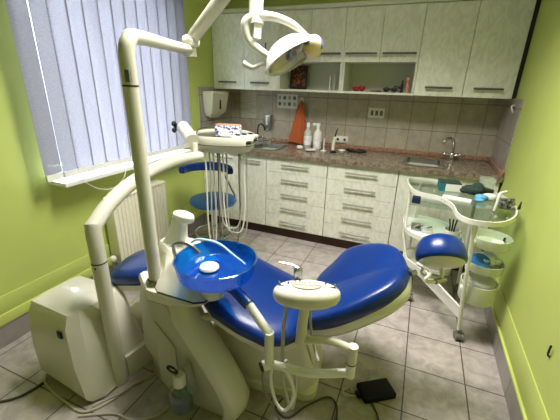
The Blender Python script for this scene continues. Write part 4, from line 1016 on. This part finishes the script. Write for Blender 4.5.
small('blue_wrapper', bm, 'cyan', 'crumpled light blue wrapper on the glass top beside the dark gloves', 'wrapper', (.41, 2.18, Z1))
small('white_tissue_wad', ellip((.455, 2.315, Z1+.022), .04, .03, .022, e=.7), 'paper', 'white tissue wad right of the light blue wrapper', 'tissue', (.455, 2.235, Z1))
t = thing('mirror_stand', 'upright silver instrument rod with bent top standing on the glass top', 'instrument', (.452, 2.10, Z1))
obj('rod_foot', lathe([(0, 0), (.016, 0), (.014, .006), (0, .007)], (.452, 2.10, Z1), 16), M['steel'], t)
obj('rod', T([(.452, 2.10, Z1+.004), (.458, 2.105, Z1+.085), (.465, 2.12, Z1+.105), (.50, 2.15, Z1+.112)], .007, 10, 5), M['whitem'], t)
bm = new()
for k in range(11):
    a = k*.9; tube(bm, [(.515+.045*math.cos(a), 2.17+.045*math.sin(a), Z1+.010+.004*k), (.515-.04*math.cos(a+.5), 2.17-.04*math.sin(a+.5), Z1+.014+.005*k)], .008, 8)
small('instrument_pile', bm, 'steel', 'pile of small steel instruments at the right edge of the glass top by the wall', 'instruments', (.53, 2.15, Z1), None)['kind'] = 'stuff'
small('black_clip', loft([[(.555, 2.10, Z1+.03), (.575, 2.11, Z1+.03), (.572, 2.13, Z1+.03)], [(.565, 2.105, Z1+.075), (.572, 2.11, Z1+.075), (.570, 2.115, Z1+.075)]]), 'black', 'pointed black clip sticking up from the pile of steel instruments', 'clip', (.565, 2.11, Z1))
small('navy_box', B(.02, .075, 2.40, 2.46, .70, .74, .003), 'navy', 'small navy blue box clipped under the left end of the glass top', 'box', (.05, 2.43, .70))
obj('small_shelf', B(.0, .30, 2.38, 2.55, .69, .699, .003), M['glasstop'], ct)
for k, (x, y, w) in enumerate(((.075, 2.42, .045), (.15, 2.40, .05))):
    small('instrument_dish', B(x-w*.7, x+w*.7, y-.05, y+.06, .5115, .532, .004), 'steel' if k == 0 else 'clearplastic', ('steel dish at the far left' if k == 0 else 'milky plastic dish in the middle')+' of the trolley\'s second shelf', 'dish', (x, y, .5115), 'dishes on the second shelf')
for k in range(5):
    x = .06+.03*k; small('dental_file', T([(x, 2.36+.01*k, .537), (x+.03, 2.43, .539)], .003, 8), 'black' if k % 2 else 'white', ['leftmost white', 'second, black', 'middle white', 'fourth, black', 'rightmost white'][k]+' short file lying across the dishes on the second shelf', 'file', (x, 2.4, .535), 'files on the second shelf')
pot = thing('instrument_pot', 'white round pot holding dark pliers on the second shelf of the trolley', 'pot', (.285, 2.28, .5115))
obj('pot', lathe([(0, 0), (.042, 0), (.05, .09), (.046, .09), (.04, .006), (0, .005)], (.29, 2.275, .5115), 26), M['whitem'], pot)
for k in range(3):
    small('pliers', T([(.275+.012*k, 2.27, .53), (.272+.014*k, 2.272, .62), (.262+.022*k, 2.275, .67)], .0045, 8, 4), 'black', ['leftmost', 'middle', 'rightmost'][k]+' dark plier standing in the white pot on the trolley', 'pliers', (.28, 2.27, .53), 'pliers in the white pot')
small('blue_disc_pack', lathe([(0, 0), (.05, 0), (.05, .012), (0, .012)], (.425, 1.985, .545), 28, mtx=Matrix.Rotation(.45, 4, 'X')), 'bluecard', 'round mid-blue pack in the middle tray of the trolley', 'pack', (.425, 1.985, .5))
small('printed_bag', B(-.06, .05, -.05, .05, 0, .03, .008, mtx=Matrix.Translation((.475, 2.04, .535))@Matrix.Rotation(.5, 4, 'Z')@Matrix.Rotation(.15, 4, 'X')), 'packprint', 'white printed bag behind the blue pack in the middle tray', 'bag', (.465, 2.04, .5))
small('plastic_bag_liner', ellip((.455, 2.02, .40), .085, .085, .035, e=.6), 'clearplastic', 'white plastic liner bulging in the lowest bucket of the trolley', 'liner', (.455, 2.02, .38))
small('tool_handle', T([(.44, 2.0, .642), (.50, 2.05, .645), (.52, 2.04, .66), (.53, 2.06, .68)], .006, 8, 4), 'black', 'black tool handle in the upper round tray of the trolley', 'tool', (.47, 2.02, .64))
small('cotton_pack', B(.46, .52, 1.97, 2.03, .640, .675, .006), 'paper', 'white cotton pack in the upper round tray of the trolley', 'pack', (.49, 2.0, .64))
# wall marks on the right wall
o = obj('wall_hook_pin', T([(XR-.001, 1.39, .462), (XR-.010, 1.386, .475), (XR-.012, 1.381, .52)], .004, 8, 3), M['black'], origin=(XR-.01, 1.386, .46)); tag(o, 'short black pin sticking out low on the right lime wall', 'pin')

# ------------------------------------------------------------------ ceiling light (out of frame, above)
cl = thing('ceiling_light', 'square white ceiling light above the dental chair', 'light', (-.5, 1.5, ZC))
obj('fixture', B(-1.1, .1, 1.2, 1.8, ZC-.05, ZC-.001, .005), M['pvc'], cl)
me, nt, b = _mat('lit_diffuser')
b.inputs['Emission Color'].default_value = (1, .97, .92, 1); b.inputs['Emission Strength'].default_value = 1.5
obj('diffuser', B(-1.07, .07, 1.23, 1.77, ZC-.056, ZC-.0505), me, cl)

# ------------------------------------------------------------------ light and camera
SKY = 30.
w = bpy.data.worlds.new('World'); sc.world = w; w.use_nodes = True
bg = w.node_tree.nodes['Background']; bg.inputs[1].default_value = 1.0
_n = w.node_tree.nodes; _l = w.node_tree.links            # dull ground, pale horizon, bright overcast above
_tc = _n.new('ShaderNodeTexCoord'); _sp = _n.new('ShaderNodeSeparateXYZ'); _l.new(_tc.outputs['Generated'], _sp.inputs[0])
_mr = _n.new('ShaderNodeMapRange'); _mr.inputs['From Min'].default_value = -.3; _mr.inputs['From Max'].default_value = .7
_l.new(_sp.outputs['Z'], _mr.inputs['Value'])
_rp = _n.new('ShaderNodeValToRGB'); _l.new(_mr.outputs[0], _rp.inputs['Fac'])
e = _rp.color_ramp.elements; e[0].position = .2; e[0].color = (.035, .038, .04, 1); e[1].position = .75; e[1].color = (.92, .96, 1, 1)
x = e.new(.33); x.color = (.075, .08, .095, 1); x = e.new(.5); x.color = (.26, .28, .32, 1)
_vm = _n.new('ShaderNodeVectorMath'); _vm.operation = 'SCALE'; _vm.inputs['Scale'].default_value = SKY
_l.new(_rp.outputs['Color'], _vm.inputs[0]); _l.new(_vm.outputs[0], bg.inputs[0])
pl = bpy.data.lights.new('window_portal', 'AREA'); pl.shape = 'RECTANGLE'; pl.size = 1.2; pl.size_y = 1.36
pl.cycles.is_portal = True
po = bpy.data.objects.new('window_portal', pl); col.objects.link(po); po.location = (XL-.10, 1.85, 1.575); po.rotation_euler = (0, -PI/2, 0)
al = bpy.data.lights.new('ceiling_lamp', 'AREA'); al.shape = 'RECTANGLE'; al.size = 1.1; al.size_y = .5; al.energy = 38; al.color = (1, .965, .9); al.spread = math.radians(125)
ao = bpy.data.objects.new('ceiling_lamp', al); col.objects.link(ao); ao.location = (-.5, 1.5, ZC-.062)
cam = bpy.data.cameras.new('Camera'); co = bpy.data.objects.new('Camera', cam); col.objects.link(co)
R_ = V((0.92305609, 0.38374596, 0.0265799)); U_ = V((-0.15810802, 0.31550253, 0.9356602)); F_ = V((-0.3506698, 0.86786934, -0.35189985))
mt = Matrix((R_, U_, -F_)).transposed().to_4x4(); mt.translation = (0, 0, 1.4532); co.matrix_world = mt
cam.sensor_width = 36; cam.lens = 36*334.98/560; cam.clip_start = .02
sc.camera = co
vs = sc.view_settings; vs.view_transform = 'Standard'; vs.look = 'None'; vs.exposure = .6; vs.gamma = 1; vs.use_curve_mapping = False
sc.cycles.use_denoising = True; sc.cycles.max_bounces = 10; sc.cycles.transparent_max_bounces = 24; sc.cycles.diffuse_bounces = 6
sc.cycles.caustics_reflective = False; sc.cycles.caustics_refractive = False; sc.cycles.sample_clamp_indirect = 6
